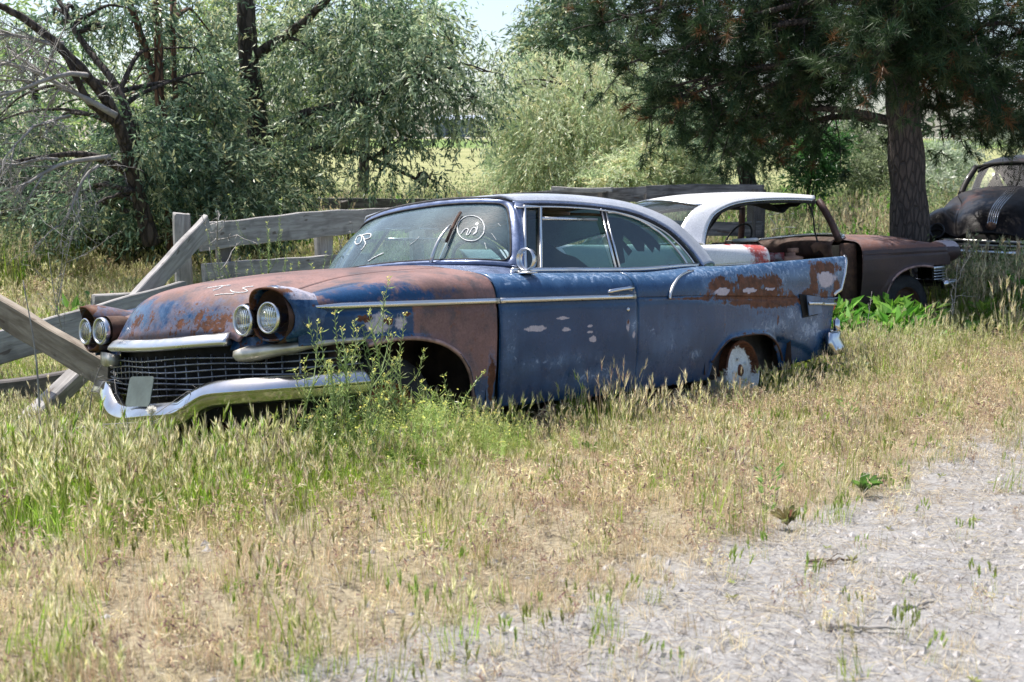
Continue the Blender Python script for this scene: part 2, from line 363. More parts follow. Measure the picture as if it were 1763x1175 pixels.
def fields_blue(V):
    x, y, z = V.T; n = len(V); L = y > -2
    side = np.abs(y) > .70
    left = y > 0
    f = {}
    brown = np.zeros(n)
    # hood and fender tops
    top = z > .825
    hood = (x > -.535)
    b = np.where(hood & top, .80 - .55 * blobs(x, z, [(.32, .875, .34, .05), (.02, .858, .24, .034)]) * side, 0)
    b = np.where(hood & (np.abs(y) < .56) & (x > .56) , .82 - .68 * blobs(y, z, [(-.29,.850,.20,.07,.9),(.02,.855,.16,.05,.8),(.30,.83,.12,.04,.6),(-.40,.80,.12,.07,.8),(0,.80,.14,.05,.7)]), b)
    # lower front fender
    low = hood & (z < .825) & side
    bl = .98 * sm(-x, -.06, .02) - .35 * sm(-x, .38, .5) * sm(.55 - z, 0, .15)
    bl = bl - .6 * sm(z, .30, .52) * 0
    bl *= (1 - .75 * sm(.50 - z, -.02, .1) * sm(-x, .30, .40))
    b = np.where(low, np.maximum(bl, blobs(x, z, [(.20, .665, .22, .012)])), b)
    f['brown'] = b
    pale = blobs(x, z, [(.23, .745, .09, .045, .80), (.10, .735, .05, .05, .72), (-.83, .677, .085, .016, 1.), (-1.035, .725, .055, .009, 1.), (-1.06, .663, .045, .010, 1.), (-1.265, .672, .026, .007), (-1.265, .638, .032, .007),
      (-1.295, .602, .032, .017), (-1.60, .665, .018, .045, .8), (-1.66, .61, .02, .04, .62), (-2.60, .838, .12, .034), (-2.93, .838, .13, .026), (-3.20, .845, .09, .018), (-4.03, .915, .17, .065), (-.60, .92, .04, .014, .55), (-1.85, .645, .006, .03)]) * side * left
    f['pale'] = np.where(pale > .2, pale, 0)
    f['rust'] = np.maximum(blobs(x, z, [(-2.62, .875, .19, .055, .98), (-2.95, .875, .20, .065, 1.), (-3.20, .885, .14, .06, 1.), (-2.95, .815, .50, .050, 1.), (-3.3, .765, .45, .042, 1.05), (-2.85, .765, .30, .020, .95), (-3.1, .70, .5, .06, .42), (-4.03, .985, .23, .045), (-3.84, .91, .07, .11), (-4.2, .86, .08, .05, .8),
        (-3.75, .80, .10, .05, .8), (-4.0, .80, .20, .04, .75), (-1.06, .663, .022, .004), (-2.63, .66, .010, .12, .75), (-3.30, .66, .016, .10, .75), (-2.35, .975, .06, .012, .6), (-3.0, .566, .5, .008, .6), (-3.66, .70, .02, .12, .6), (-.50, .42, .03, .14, .75), (-2.2, .80, .4, .006, .7), (-1.6, .68, .012, .02, .8)]) * side * left,
        np.maximum(blobs(x, z, [(.30, .765, .045, .02, .8), (.17, .75, .03, .02, .8), (.06, .775, .04, .012, .8), (.2, .68, .3, .010, .55)]) * side,
        np.where(hood & (x > .5) & (np.abs(y) < .56), .30 * sm(.93 - z, -.02, .05) + blobs(y, z, [(.30, .79, .16, .045, .35), (-.18, .80, .1, .04, .28), (-.47, .86, .05, .05, .3)]), 0)))
    seam = (.40 * np.exp(-((z - bottom(x)) / .022)**2) + .33 * np.exp(-((x + .55) / .012)**2) + .30 * np.exp(-((x + 1.69) / .010)**2) + .34 * np.exp(-((z - .806) / .008)**2) * (x < -1.7)) * side * (z < .93)
    f['rust'] = np.maximum(f['rust'], seam)
    pinkband = blobs(x, z, [(-2.60, .838, .10, .029), (-2.93, .838, .12, .022), (-3.20, .845, .08, .015), (-4.03, .915, .14, .055)]) * side * left
    f['rust'] = np.where(pinkband > .60, f['rust'] * .3, f['rust'])
    f['haze'] = np.maximum(blobs(x, z, [(-1.0, .50, .5, .06, .75), (-1.4, .40, .6, .09, .8), (-.62, .6, .08, .25, .8), (-2.0, .55, .35, .2, .7), (-2.29, .465, .09, .035, 1), (-3.3, .60, .5, .07, .95), (-3.75, .56, .3, .13, 1), (-3.5, .66, .15, .08, .9), (-1.66, .66, .06, .08, .9), (-4.1, .95, .3, .1, .8), (-2.45, .90, .12, .06, .9), (-3.38, .90, .08, .08, .8), (-.45, .35, .15, .1, .7)]) * side, np.where((x < -.53) & (z > .85), .30 + .5 * sm(z, .86, .95), 0) * side)  # last term paints the bright sheen along the shoulder, the blobs are chalking
    return f
def fields_const(**k):
    return lambda V: {a: np.full(len(V), k.get(a, 0.)) if not callable(k.get(a)) else k[a](V) for a in ('brown', 'rust', 'pale', 'haze')}
def panel(name, P, mat, parent, fld, flip=False, side=1, thick=.006, label=None, extra=None):
    v, f = grid(P, flip=flip)
    if side < 0: v, f = mir((v, f))
    if extra is not None: v = extra(v)
    o = mesh(name, v, f, mat, parent, attrs=fld(v), label=label)
    if thick:
        s = o.modifiers.new('thickness', 'SOLIDIFY'); s.thickness = thick; s.offset = -1; s.use_rim = True
    return o
# greenhouse guide curves: drip edge, outer roof line, centre ridge
DR = np.array([(-1.05, .606, 1.362), (-1.40, .602, 1.378), (-1.80, .604, 1.376), (-2.126, .630, 1.346), (-2.377, .668, 1.268), (-2.50, .705, 1.185), (-2.575, .742, 1.10), (-2.625, .778, 1.012)])
K1 = np.array([(-.99, .50, 1.398), (-1.4, .48, 1.432), (-1.85, .48, 1.438), (-2.25, .50, 1.412), (-2.58, .53, 1.340), (-2.76, .56, 1.250), (-2.92, .59, 1.130), (-3.02, .61, 1.025)])
MR = np.array([(-.93, 0, 1.412), (-1.4, 0, 1.462), (-1.9, 0, 1.474), (-2.35, 0, 1.460), (-2.75, 0, 1.415), (-3.02, 0, 1.345), (-3.25, 0, 1.200), (-3.48, 0, 1.030)])
WB = np.array([(-.885, .775, 1.000), (-.80, .735, 1.012), (-.70, .62, 1.028), (-.63, .42, 1.040), (-.60, .2, 1.048), (-.595, 0, 1.050)])
WT = np.array([(-1.055, .600, 1.358), (-1.02, .55, 1.376), (-.99, .45, 1.390), (-.96, .3, 1.402), (-.94, .15, 1.407), (-.935, 0, 1.408)])
def full(P):
    """mirror a half row (first axis ends on the centre line) into a whole one"""
    Q = P[::-1].copy(); Q[:, 1] *= -1
    return np.concatenate([P, Q[1:]])
def arclen(P):
    d = np.concatenate([[0], np.cumsum(np.linalg.norm(np.diff(P, axis=0), axis=1))]); return d / d[-1]
def resamp(P, n):
    s = arclen(P); t = np.linspace(0, 1, n); return np.stack([np.interp(t, s, P[:, i]) for i in range(3)], 1)
class Surf:
    """ruled, slightly bowed glass surface between a base and a top curve (u across, v up)"""
    def __init__(s, base, top, bow=.03):
        s.b = resamp(crom(base, 8), 121); s.t = resamp(crom(top, 8), 121); s.bow = bow
    def at(s, u, v, off=0.):
        u = np.clip(np.asarray(u, float), 0, 1); v = np.asarray(v, float); g = np.linspace(0, 1, 121)
        B = np.stack([np.interp(u, g, s.b[:, i]) for i in range(3)], -1); T = np.stack([np.interp(u, g, s.t[:, i]) for i in range(3)], -1)
        P = B + (T - B) * v[..., None]
        e = 1e-3; B2 = np.stack([np.interp(np.clip(u + e, 0, 1), g, s.b[:, i]) - np.interp(np.clip(u - e, 0, 1), g, s.b[:, i]) for i in range(3)], -1)
        n = np.cross(B2, T - B); n /= np.linalg.norm(n, axis=-1, keepdims=True) + 1e-12
        n = n if s.sign() > 0 else -n
        return P + n * (s.bow * 4 * v * (1 - v) + off)[..., None]
    def sign(s):
        c = (s.b[60] + s.t[60]) / 2; d = s.b[60] - s.b[0]; n = np.cross(s.b[61] - s.b[59], s.t[60] - s.b[60])
        o = c - (s.b[0] + s.b[-1]) / 2; o[2] = 0
        return np.sign(n @ o) or 1
    def grid(s, nu, nv, off=0., u0=0, u1=1, v0=0, v1=1):
        u, v = np.meshgrid(np.linspace(u0, u1, nu), np.linspace(v0, v1, nv), indexing='ij'); return s.at(u, v, np.full(u.shape, off))
def rrect(u0, u1, v0, v1, ru, rv, n=7):
    out = []
    for cu, cv, a0 in ((u1 - ru, v1 - rv, 0), (u0 + ru, v1 - rv, 90), (u0 + ru, v0 + rv, 180), (u1 - ru, v0 + rv, 270)):
        for a in np.radians(np.linspace(a0, a0 + 90, n)): out.append((cu + ru * np.cos(a), cv + rv * np.sin(a)))
    return np.array(out)
def dens(P, m=6):
    Q = np.concatenate([P, P[:1]]); return np.concatenate([np.linspace(Q[i], Q[i + 1], m, endpoint=False) for i in range(len(P))])
def frame_strip(S, inner, outer, off_in, off_out, thick=.02):
    """ring between two matched (u,v) loops on surface S, with a rolled inner edge"""
    rings = [(outer, off_out - thick), (outer, off_out), (outer * .6 + inner * .4, (off_out + off_in) / 2 + .004), (inner, off_in), (inner, off_in - thick)]
    P = np.array([S.at(r[:, 0], r[:, 1], np.full(len(r), o)) for r, o in rings])
    return grid(P, close_v=True)
def nearest_out(loop, u0, u1, v0, v1):
    """push the points of an inner loop radially on to the outer rectangle"""
    c = np.array([(u0 + u1) / 2, (v0 + v1) / 2]); d = loop - c; h = np.array([(u1 - u0) / 2, (v1 - v0) / 2])
    k = 1 / np.maximum(np.abs(d[:, 0]) / h[0], np.abs(d[:, 1]) / h[1]); return c + d * k[:, None]

def wheel(parent, x, y, z, rim_mat, tyre=True, side=1, r=.335, hub=True):
    w_ = empty('wheel', (x, y, z)); w_.parent = parent
    if tyre:
        v, f = lathe([(-.09, .20), (-.095, .25), (-.09, .30), (-.065, .328), (0, r), (.065, .328), (.09, .30), (.095, .25), (.088, .20)], 40, 1)
        mesh('tyre', v, f, M['tyre'], w_)
    prof = [(.075, .205), (.085, .197), (.075, .19), (.05, .185), (.035, .165), (.045, .14), (.055, .10), (.045, .06), (.06, .05), (.062, .02), (.062, .001)]
    prof = [(a * side, b) for a, b in prof] + []
    v, f = lathe(prof, 40, 1); f = f if side < 0 else f[:, ::-1]
    parts = [(v, f), lathe([(-.08, .20), (.075 * side, .205)], 40, 1)]
    for k in range(5):
        a = k * 2 * np.pi / 5; vv, ff = lathe([(.045 * side, .012), (.066 * side, .011), (.068 * side, .001)], 6, 1); vv = vv + np.array([.085 * np.cos(a), 0, .085 * np.sin(a)]); parts.append((vv, ff))
    v, f = join(parts)
    mesh('rim', v, f, rim_mat, w_)
    return w_
# ------------------------------------------------------------------ blue hardtop coupe
def sw(x, z, off=0.): return (x, np.interp(z, [.97, 1.36], [.797, .622]) + off, z)
def pane(name, pts, mat, parent, off=0., thick=0., side=1, **k):
    """flat pane in the plane of the side windows, from (x,z) outline"""
    V = np.array([sw(a, b, off) for a, b in pts])
    if side < 0: V[:, 1] *= -1
    F = [list(range(len(V)))]
    o = mesh(name, V, F, mat, parent, smooth=False, **k)
    if thick: s = o.modifiers.new('thickness', 'SOLIDIFY'); s.thickness = thick
    return o
def strip(name, pts, mat, parent, w=.018, t=.012, off=0., side=1, closed=False, n=4):
    P = np.array([sw(a, b, off) for a, b in pts])
    if n: P = crom(P, n, closed)
    if side < 0: P[:, 1] *= -1
    v, f = sweep(P, rectp(t, w, .25), up=np.array([0, side * .4, .9]) if False else (0, side, .35), closed=closed)
    # profile: side axis lies in the window plane, up axis points outward
    return mesh(name, v, f, mat, parent)
def torus_ring(c, axis, r, t, n=30, m=8):
    a = np.linspace(0, 2 * np.pi, n, endpoint=False); axis = np.array(axis, float); axis /= np.linalg.norm(axis)
    u = np.cross(axis, (0, 0, 1.)); 
    if np.linalg.norm(u) < .1: u = np.cross(axis, (0, 1., 0))
    u /= np.linalg.norm(u); v = np.cross(axis, u)
    P = np.array(c) + r * (np.cos(a)[:, None] * u + np.sin(a)[:, None] * v)
    return sweep(P, circ(t, m), up=axis, closed=True)
def ribbon(P, w, mat, name, parent, nrm, n=4, **k):
    P = crom(np.array(P, float), n) if n else np.array(P, float)
    t = np.gradient(P, axis=0); nr = np.broadcast_to(np.array(nrm, float), P.shape); s = np.cross(t, nr); s /= np.linalg.norm(s, axis=1, keepdims=True) + 1e-9
    ww = w * (.55 + .45 * np.abs(np.sin(np.arange(len(P)) * 1.3)))[:, None] / 2
    return P - s * ww, P + s * ww
def interior(root, seatmat, dashmat, liner, wheel_at=(-1.03, .38, 1.0), roofdz=0.):
    mesh('floor_pan', *box((-2.15, 0, .30), (3.5, 1.50, .04)), M['black'], root)
    for s in (1, -1):
        v, f = box((-2.0, s * .755, .62), (2.9, .02, .62)); mesh('door_lining', v, f, M['vinyl_dark'], root)
    mesh('firewall', *box((-.66, 0, .62), (.03, 1.5, .62)), M['black'], root)
    st = mesh('front_seat', *join([box((-1.62, 0, .52), (.55, 1.36, .20), bev=.5), box((-1.93, 0, .72), (.16, 1.36, .46), bev=.6)]), seatmat, root)
    mesh('rear_seat', *join([box((-2.55, 0, .55), (.5, 1.26, .20), bev=.5), box((-2.83, 0, .78), (.16, 1.26, .40), bev=.6)]), liner, root)
    mesh('parcel_shelf', *box((-3.14, 0, .985), (.52, 1.22, .02)), liner, root)
    P = np.array([(-.70, 0, 1.035), (-.79, 0, 1.03), (-.86, 0, .99), (-.875, 0, .93), (-.84, 0, .84), (-.72, 0, .80)])
    P = crom(P, 4); ys = np.linspace(-.74, .74, 13)
    G = np.stack([P + np.array([-.10 * (abs(y) / .74)**2.5, y, -.03 * (abs(y) / .74)**2]) for y in ys]); v, f = grid(G)
    d = mesh('dashboard', v, f, dashmat, root)
    d.modifiers.new('thickness', 'SOLIDIFY').thickness = .01
    sw_ = empty('steering_wheel', wheel_at); sw_.parent = root
    ax = np.array((-.86, 0, .5)); v, f = torus_ring((0, 0, 0), ax, .205, .011, 40); mesh('wheel_rim', v, f, M['rubber'], sw_)
    mesh('column', *tube([(0.03, 0, -.02), (.35, 0, -.24)], .022), M['rubber'], sw_)
    sp = [tube([(0.03, 0, -.02), (0.0, .1, .0), (0, .2, 0)], .009), tube([(0.03, 0, -.02), (0, -.1, .0), (0, -.2, 0)], .009)]
    mesh('spokes', *join(sp), M['chrome_dull'], sw_)

def headlamp(parent, x, y, z, r=.060, yaw=0., broken=False):
    h = empty('headlight', (x, y, z), (0, R(-2), yaw)); h.parent = parent
    v, f = lathe([(-.09, .035), (-.05, r * .8), (-.004, r * .96)], 32, 0); mesh('reflector', v, f, M['reflector'] if not broken else M['dull_reflector'], h)
    v, f = lathe([(-.005, r * .97), (.004, r * .9), (.012, r * .65), (.017, r * .35), (.019, .001)], 32, 0); mesh('lens', v, f, M['lens'], h)
    v, f = lathe([(-.10, r * .9), (-.02, r * 1.08), (-.01, r * 1.13), (.003, r * 1.14), (.010, r * 1.08), (.008, r * .98), (-.006, r * .95)], 36, 0); mesh('rim', v, f, M['alu'], h)
    return h
def lens_mats():
    m, t, b = newmat('fluted_lamp_glass'); n = N(t); t.nodes.remove(b)
    tr = n.node('ShaderNodeBsdfTransparent'); n.put(tr.inputs[0], (.86, .90, .88)); gl = n.node('ShaderNodeBsdfGlossy'); gl.inputs['Roughness'].default_value = .04
    wv = n.node('ShaderNodeTexWave', bands_direction='Y'); wv.inputs['Scale'].default_value = 30; wv.inputs['Distortion'].default_value = .3; n.put(wv.inputs[0], n.obj())
    bp = n.bump(wv.outputs[0], .8, .006); n.put(gl.inputs['Normal'], bp)
    fr = n.node('ShaderNodeLayerWeight'); fr.inputs[0].default_value = .5; n.put(fr.inputs['Normal'], bp)
    a = n.node('ShaderNodeMixShader'); n.put(a.inputs[0], n.math('ADD', n.math('POWER', fr.outputs['Facing'], 4), .20, clamp=True)); n.put(a.inputs[1], tr.outputs[0]); n.put(a.inputs[2], gl.outputs[0])
    df = n.node('ShaderNodeBsdfDiffuse'); n.put(df.inputs[0], (.55, .56, .50)); c = n.node('ShaderNodeMixShader'); n.put(c.inputs[0], n.ramp(n.noise(30, 4), .4, .8, .03, .14)); n.put(c.inputs[1], a.outputs[0]); n.put(c.inputs[2], df.outputs[0])
    t.links.new(c.outputs[0], t.nodes['Material Output'].inputs[0]); M['lens'] = m
    M['dull_reflector'] = simple('tarnished_reflector', (.06, .07, .09), .35, .8, .4, 12)
    M['reflector'] = simple('silver_reflector', (.88, .90, .92), .10, 1., .1, 10)
lens_mats()

GP = np.array([(.80, 0), (.795, .12), (.77, .27), (.725, .42), (.695, .53), (.665, .65), (.61, .78), (.55, .855), (.45, .905), (.31, .925)])
def gline(z, y0=-2, y1=2, inset=0., n=6, zf=None):
    P = crom(GP, n); P = np.concatenate([P[::-1] * [1, -1], P[1:]])
    P = P[(P[:, 1] >= y0 - 1e-9) & (P[:, 1] <= y1 + 1e-9)]
    t = np.gradient(P, axis=0); nn = np.stack([t[:, 1], -t[:, 0]], 1); nn /= np.linalg.norm(nn, axis=1, keepdims=True)
    P = P - nn * inset
    return np.column_stack([P, np.full(len(P), z) if zf is None else zf(P[:, 0], P[:, 1])])
BR = empty('vintage_car', (-1.08006, 5.67087, .00948), (R(8.0598), R(-4.2011), R(227.5996)),
    label='rusty blue two-door hardtop with four round headlamps and a white circled mark on its windscreen', cat='car', group='abandoned cars')
def blue_car(root):
    fb = fields_blue; bl = M['blue']
    for s in (1, -1):
        lab = None
        # front fender: top strip plus the side below the moulding, one panel
        P1 = clip_rows(-.53, .60, 0, 6); P2 = low_panel(-.53, .62)
        a = grid(P1, flip=True); b = grid(P2)
        v, f = join([a, b]); 
        if s < 0: v, f = mir((v, f))
        o = mesh('front_fender', v, f, bl, root, attrs=fb(v), label='blue fender faded to brown primer above the wheel' if s > 0 else None); o.modifiers.new('thickness', 'SOLIDIFY').thickness = .006
        # flared lip of the wheel opening
        AF = [(x, ylow(x, z) * s + s * .006, z) for x, z in ARCHF[1:]]
        mesh('wheel_arch_lip', *tube(crom(AF, 4), .011, 7), M['archlip'], root)
        # headlamp hood
        secs = []
        for x, ry, rt, rb, cy, cz in ((.700, .118, .125, .10, .775, .790), (.68, .126, .133, .105, .775, .790), (.62, .130, .128, .11, .775, .788), (.54, .130, .114, .11, .772, .785), (.46, .125, .096, .10, .772, .785), (.36, .115, .078, .09, .772, .79), (.24, .10, .055, .08, .775, .79)):
            a_ = np.linspace(0, 2 * np.pi, 40, endpoint=False); yy = np.cos(a_); zz = np.sin(a_)
            e = .8; yy = np.sign(yy) * np.abs(yy)**e; zz = np.sign(zz) * np.abs(zz)**e
            secs.append(np.stack([x + .035 * np.clip(zz, 0, 1) * (x > .68) - .05 * np.clip(yy, 0, 1) * (x > .60), s * (cy + ry * yy), cz + np.where(zz > 0, rt, rb) * zz], 1))
        v, f = grid(np.array(secs), close_v=True, flip=(s < 0))
        fld = fields_const(pale=lambda V: .66 * sm(V[:, 2], .84, .86) * (s > 0) * sm(.70 - V[:, 0], 0, .04), brown=lambda V: np.where(s < 0, .8, .15) + 0 * V[:, 0] + .5 * sm(V[:, 0], .66, .70), rust=lambda V: .35 + .3 * sm(V[:, 0], .66, .72))(v)
        o = mesh('headlight_hood', v, f, bl, root, attrs=fld, label='pale flaking headlamp hood' if s > 0 else 'brown rusty headlamp hood'); o.modifiers.new('thickness', 'SOLIDIFY').thickness = .008
        mesh('lamp_bucket', *lathe([(.60, .001), (.60, .11), (.68, .115)], 24, 0, (0, s * .775, .79)), M['rust_dark'], root)
        headlamp(root, .705, s * .785, .788, yaw=R(4 * s), broken=s < 0); headlamp(root, .715, s * .615, .784, broken=s < 0)
        mesh('lamp_bucket', *lathe([(.52, .05), (.60, .072), (.690, .074)], 24, 0, (0, s * .615, .784)), M['rust_dark'], root)
        # chrome moulding over the grille end, wrapping to the wheel opening
        zf = lambda x, y: np.interp(np.abs(y), [.5, .62, .8, .93], [.636, .640, .658, .676])
        P = gline(0, .52, 1, zf=zf) if s > 0 else gline(0, -1, -.52, zf=zf)
        sc = np.ones(len(P)); e = np.abs(P[:, 1]); sc = np.interp(e, [.52, .54, .58, .8, .925], [1.0, 1.45, 1.6, 1.15, .45])
        v, f = sweep(P, np.array([(-.02 * s, -.022), (.012 * s, -.020), (.028 * s, -.004), (.022 * s, .014), (-.02 * s, .024)]), scale=sc); mesh('grille_moulding', v, f, M['alu_cream'], root)
        # fill between moulding and lamps
        P0 = gline(.66, .46, 1, inset=.015) if s > 0 else gline(.66, -1, -.46, inset=.015)
        Q = P0.copy(); Q[:, 2] = .79; Q[:, 0] -= .05
        v, f = grid(np.stack([P0, Q])); mesh('nose_panel', v, f, bl, root, attrs=fields_const(brown=lambda V: .2 + 0 * V[:, 0], rust=lambda V: .42 + 0 * V[:, 0])(v))
        # side moulding in two pieces
        for (x0, x1, nm) in ((.62, -.548, 'fender_moulding'), (-.556, -1.675, 'door_moulding')):
            X = np.linspace(x0, x1, 30); Pm = np.stack([X, s * (ylow(X, .822) + .004), np.full(30, .824)], 1)
            if nm[0] == 'f': sc = np.clip((x0 - X) / .20, .25, 1)
            else: sc = 1
            v, f = sweep(Pm, np.array([(-.004, -.013), (.008, -.012), (.013, -.004), (.013, .004), (.008, .012), (-.004, .013)]) * [-s * 1, 1] * ([1, 1]), scale=sc)
            mesh(nm, v, f, M['alu'], root)
        # door and quarter
        P1 = up_side(-.543, -1.683); P2 = low_panel(-.551, -1.690); P2[..., 0] += np.interp(P2[..., 2], [.30, .8], [-.018, 0])
        v, f = join([grid(P1), grid(P2[:, ::-1])]); f = [q[::-1] for q in f]
        if s < 0: v, f = mir((v, f))
        d = mesh('door', v, f, bl, root, attrs=fb(v), label='blue door with bare grey patches' if s > 0 else None); d.modifiers.new('thickness', 'SOLIDIFY').thickness = .012
        h = empty('door_handle', (-1.535, s * .93, .862)); h.parent = d
        mesh('grip', *tube(crom([(.105, s * -.004, -.012), (.08, s * .018, -.004), (0, s * .030, .004), (-.07, s * .032, .008), (-.105, s * .02, .008)], 4), [.008] * 2 + [.011] * 15, 8), M['chrome'], h)
        mesh('button', *lathe([(-.02, .016), (.02, .015), (.024, .008), (.024, .001)], 12, 1, (-.095, s * .0, .006)), M['chrome'], h)
        mesh('lock', *lathe([(-.01, .013), (.004, .012), (.006, .004), (.006, .001)], 12, 1, (-1.602, s * (ylow(-1.6, .753) + .004), .753)), M['chrome'], d)
        Pq = up_side(-1.690, -4.42, tail=True); Pl = low_panel(-1.697, -4.42, tail=True); Pl = Pl[Pl[:, 0, 0] > -9]
        # join rows of the lower panel to the shoulder rows, whose lower edge falls towards the tail
        zt = np.interp(Pl[:, 0, 0], -np.array(SX)[::-1] * -1, SU[::-1, 0, 1]); 
        Z = Pl[..., 2]; zb = Z[:, -1:]; zt = zt[:, None]; vv = (Z - zb) / (Z[:, :1] - zb); Znew = zb + (zt - zb) * vv
        Pl[..., 2] = Znew
        v, f = join([grid(Pq), grid(Pl[:, ::-1])]); f = [q[::-1] for q in f]
        if s < 0: v, f = mir((v, f))
        q = mesh('rear_quarter', v, f, bl, root, attrs=fb(v), label='blue tail fin eaten by rust with bare pink patches' if s > 0 else None); q.modifiers.new('thickness', 'SOLIDIFY').thickness = .008
        AR = [(x, s * (ylow(x, z) + .004), z) for x, z in ARCHR[1:-1]]
        mesh('wheel_arch_lip', *tube(crom(AR, 4), .008, 7), M['rust_dark'], root)
        # curved moulding on the quarter and the fin-edge strip
        C = crom([(-2.008, .803), (-2.018, .835), (-2.05, .872), (-2.10, .905), (-2.17, .936), (-2.27, .960), (-2.36, .972)], 4)
        yy = np.interp(C[:, 1], [.80, .86, .90, .94, .972], [.937, .936, .926, .905, .878])
        mesh('quarter_moulding', *tube(np.stack([C[:, 0], s * (yy + .004), C[:, 1]], 1), np.linspace(.010, .006, len(C)), 7), M['alu'], root)
        Zf = np.linspace(.79, 1.078, 16); Xf = tail_x(np.full(16, -4.42), Zf); Yf = np.interp(Zf, [.765, .94, 1.03, 1.078], [.893, .898, .888, .866])
        mesh('fin_edge_strip', *sweep(np.stack([Xf - .006, s * Yf, Zf], 1), rectp(.016, .026, .3), up=(1, 0, 0)), M['alu'], root)
        # belt line chrome
        B = crom([(-.80, .800, .982), (-1.2, .801, .984), (-1.7, .801, .984), (-2.0, .800, .990), (-2.25, .792, 1.003), (-2.45, .778, 1.012), (-2.70, .74, 1.018)], 6); B[:, 1] *= s
        mesh('belt_moulding', *sweep(B, np.array([(-.02, -.012), (.012, -.014), (.018, -.004), (.012, .008), (-.02, .012)]) * [-s, 1]), M['alu'], root)
        # window furniture
        pane('vent_window', [(-.955, .995), (-1.145, 1.335), (-1.243, 1.338), (-1.04, .995)], M['glass'], root, -.012, side=s)
        strip('vent_frame', [(-.925, .992), (-1.125, 1.345), (-1.262, 1.347), (-1.050, .992)], M['alu'], root, .016, .018, 0, s, True, 0)
        strip('vent_gasket', [(-.942, .997), (-1.138, 1.338), (-1.246, 1.339), (-1.042, .997)], M['rubber'], root, .012, .014, -.004, s, True, 0)
        pane('door_window', [(-1.055, .985), (-1.235, 1.280), (-1.745, 1.288), (-1.70, .985)], M['glass'], root, -.020, side=s)
        strip('window_edge', [(-1.232, 1.280), (-1.49, 1.285), (-1.75, 1.289)], M['alu'], root, .016, .016, -.018, s, False, 0)
        strip('window_post', [(-1.712, .985), (-1.815, 1.355)], M['alu'], root, .016, .016, -.006, s, False, 0)
        strip('window_post', [(-1.748, .985), (-1.852, 1.350)], M['alu'], root, .012, .014, -.004, s, False, 0)
        strip('post_gasket', [(-1.730, .985), (-1.833, 1.350)], M['rubber'], root, .020, .014, -.012, s, False, 0)
        qo = [(-1.765, .995), (-1.866, 1.338), (-1.96, 1.336), (-2.16, 1.298), (-2.335, 1.210), (-2.43, 1.10), (-2.475, .998)]
        pane('quarter_window', qo, M['glass'], root, -.014, side=s)
        strip('quarter_window_frame', [qo[1]] + qo[2:], M['alu'], root, .014, .016, -.002, s, False, 5)
        D = DR.copy(); D[:, 1] *= s
        Dc = crom(D, 6)
        mesh('drip_rail', *sweep(Dc + np.array([0, s * .006, -.001]), circ(.008, 8)), M['pillar'], root)
        E_ = Dc + np.array([0.0, s * -.002, -.015]); E_[:, 0] += np.linspace(0, .02, len(E_))
        mesh('door_gasket', *sweep(E_, circ(.012, 6)), M['rubber'], root)
        F_ = Dc + np.array([0, 0, -.028]); F_[:, 0] += np.linspace(0.0, .07, len(F_)); F_[:, 1] = s * (np.interp(F_[:, 2], [.97, 1.36], [.797, .622]) + .004)
        mesh('window_reveal', *sweep(F_, circ(.0055, 6)), M['alu'], root)
        mesh('taillight', *lathe([(0, .052), (-.03, .050), (-.055, .034), (-.062, .001)], 20, 0, (-4.15, s * .845, .715)), M['red_lens'], root)
        # dark linings of the wheel wells
        for (xa, xb, zt_, yi) in ((-.46, .44, .80, .40), (-3.50, -2.42, .74, .45)):
            xs_ = [xa, xa, xb, xb]; zs_ = [.33, zt_, zt_, .33]
            Pw = np.array([[(x, s * y, z) for x, z in zip(xs_, zs_)] for y in (yi, ylow((xa + xb) / 2, .6) - .022)])
            v, f = grid(Pw); v = list(v) + [(xa, s * yi, .26), (xa, s * yi, zt_), (xb, s * yi, zt_), (xb, s * yi, .26)]; f = f.tolist() + [[8, 9, 10, 11]]
            mesh('wheel_well', np.array(v), f, M['rust_well'], root, smooth=False)
        wheel(root, .045, s * .67, .268, M['rust_orange'], True, s)
        w_ = wheel(root, -2.975, s * .745, .315, M['rim_white'], False, s)
        for c_ in w_.children:
            co = np.array([v.co for v in c_.data.vertices]); rr = np.hypot(co[:, 0], co[:, 2]); rv_ = .30 + .48 * sm(rr, .155, .175) * sm(co[:, 2], -.06, .08) + .6 * sm(.05 - rr, 0, .03); at_ = c_.data.attributes.new('rust', 'FLOAT', 'POINT'); at_.data.foreach_set('value', rv_.astype(np.float32))
    # hood
    H = clip_rows(-.535, .70, 6, 10); Hl = H; Hr = H.copy(); Hr[..., 1] *= -1
    P = np.concatenate([Hl, Hr[:, ::-1][:, 1:]], 1); P[..., 2] += .0008
    v, f = grid(P, flip=True)
    hd = mesh('hood', v, f, M['blue'], root, attrs=fields_blue(v), label='brown weathered hood with blue flaking nose'); hd.modifiers.new('thickness', 'SOLIDIFY').thickness = .012
    # hood lip
    L = gline(.700, -.50, .50); L[:, 0] = .70 + .09 * (1 - (L[:, 1] / .52)**2) + .004; L[:, 2] = .706 - .004 * np.cos(L[:, 1] * 6)
    v, f = sweep(L, np.array([(-.025, .030), (.006, .018), (.030, -.006), (.034, -.020), (.014, -.032), (-.02, -.026)])); mesh('hood_lip_moulding', v, f, M['alu'], hd)
    # cowl
    U = herm(np.array(UPX), UP, np.array([-.53]))[0]; U = crom(U, 5)[12:]
    A = np.array([(-.538, y, z - .004) for y, z in U][::-1]); A = resamp(A, 25); B = resamp(crom(WB[::-1], 5), 25); B[:, 0] += .006; B[:, 2] -= .006
    B[-1] = (-.90, .80, .985); B[-2] = (-.885, .785, .990)
    half = np.stack([A * (1 - t) + B * t + np.array([0, 0, .006 * np.sin(np.pi * t)]) for t in np.linspace(0, 1, 9)], 1)
    oth = half[::-1].copy(); oth[..., 1] *= -1; G = np.concatenate([oth[:-1], half])
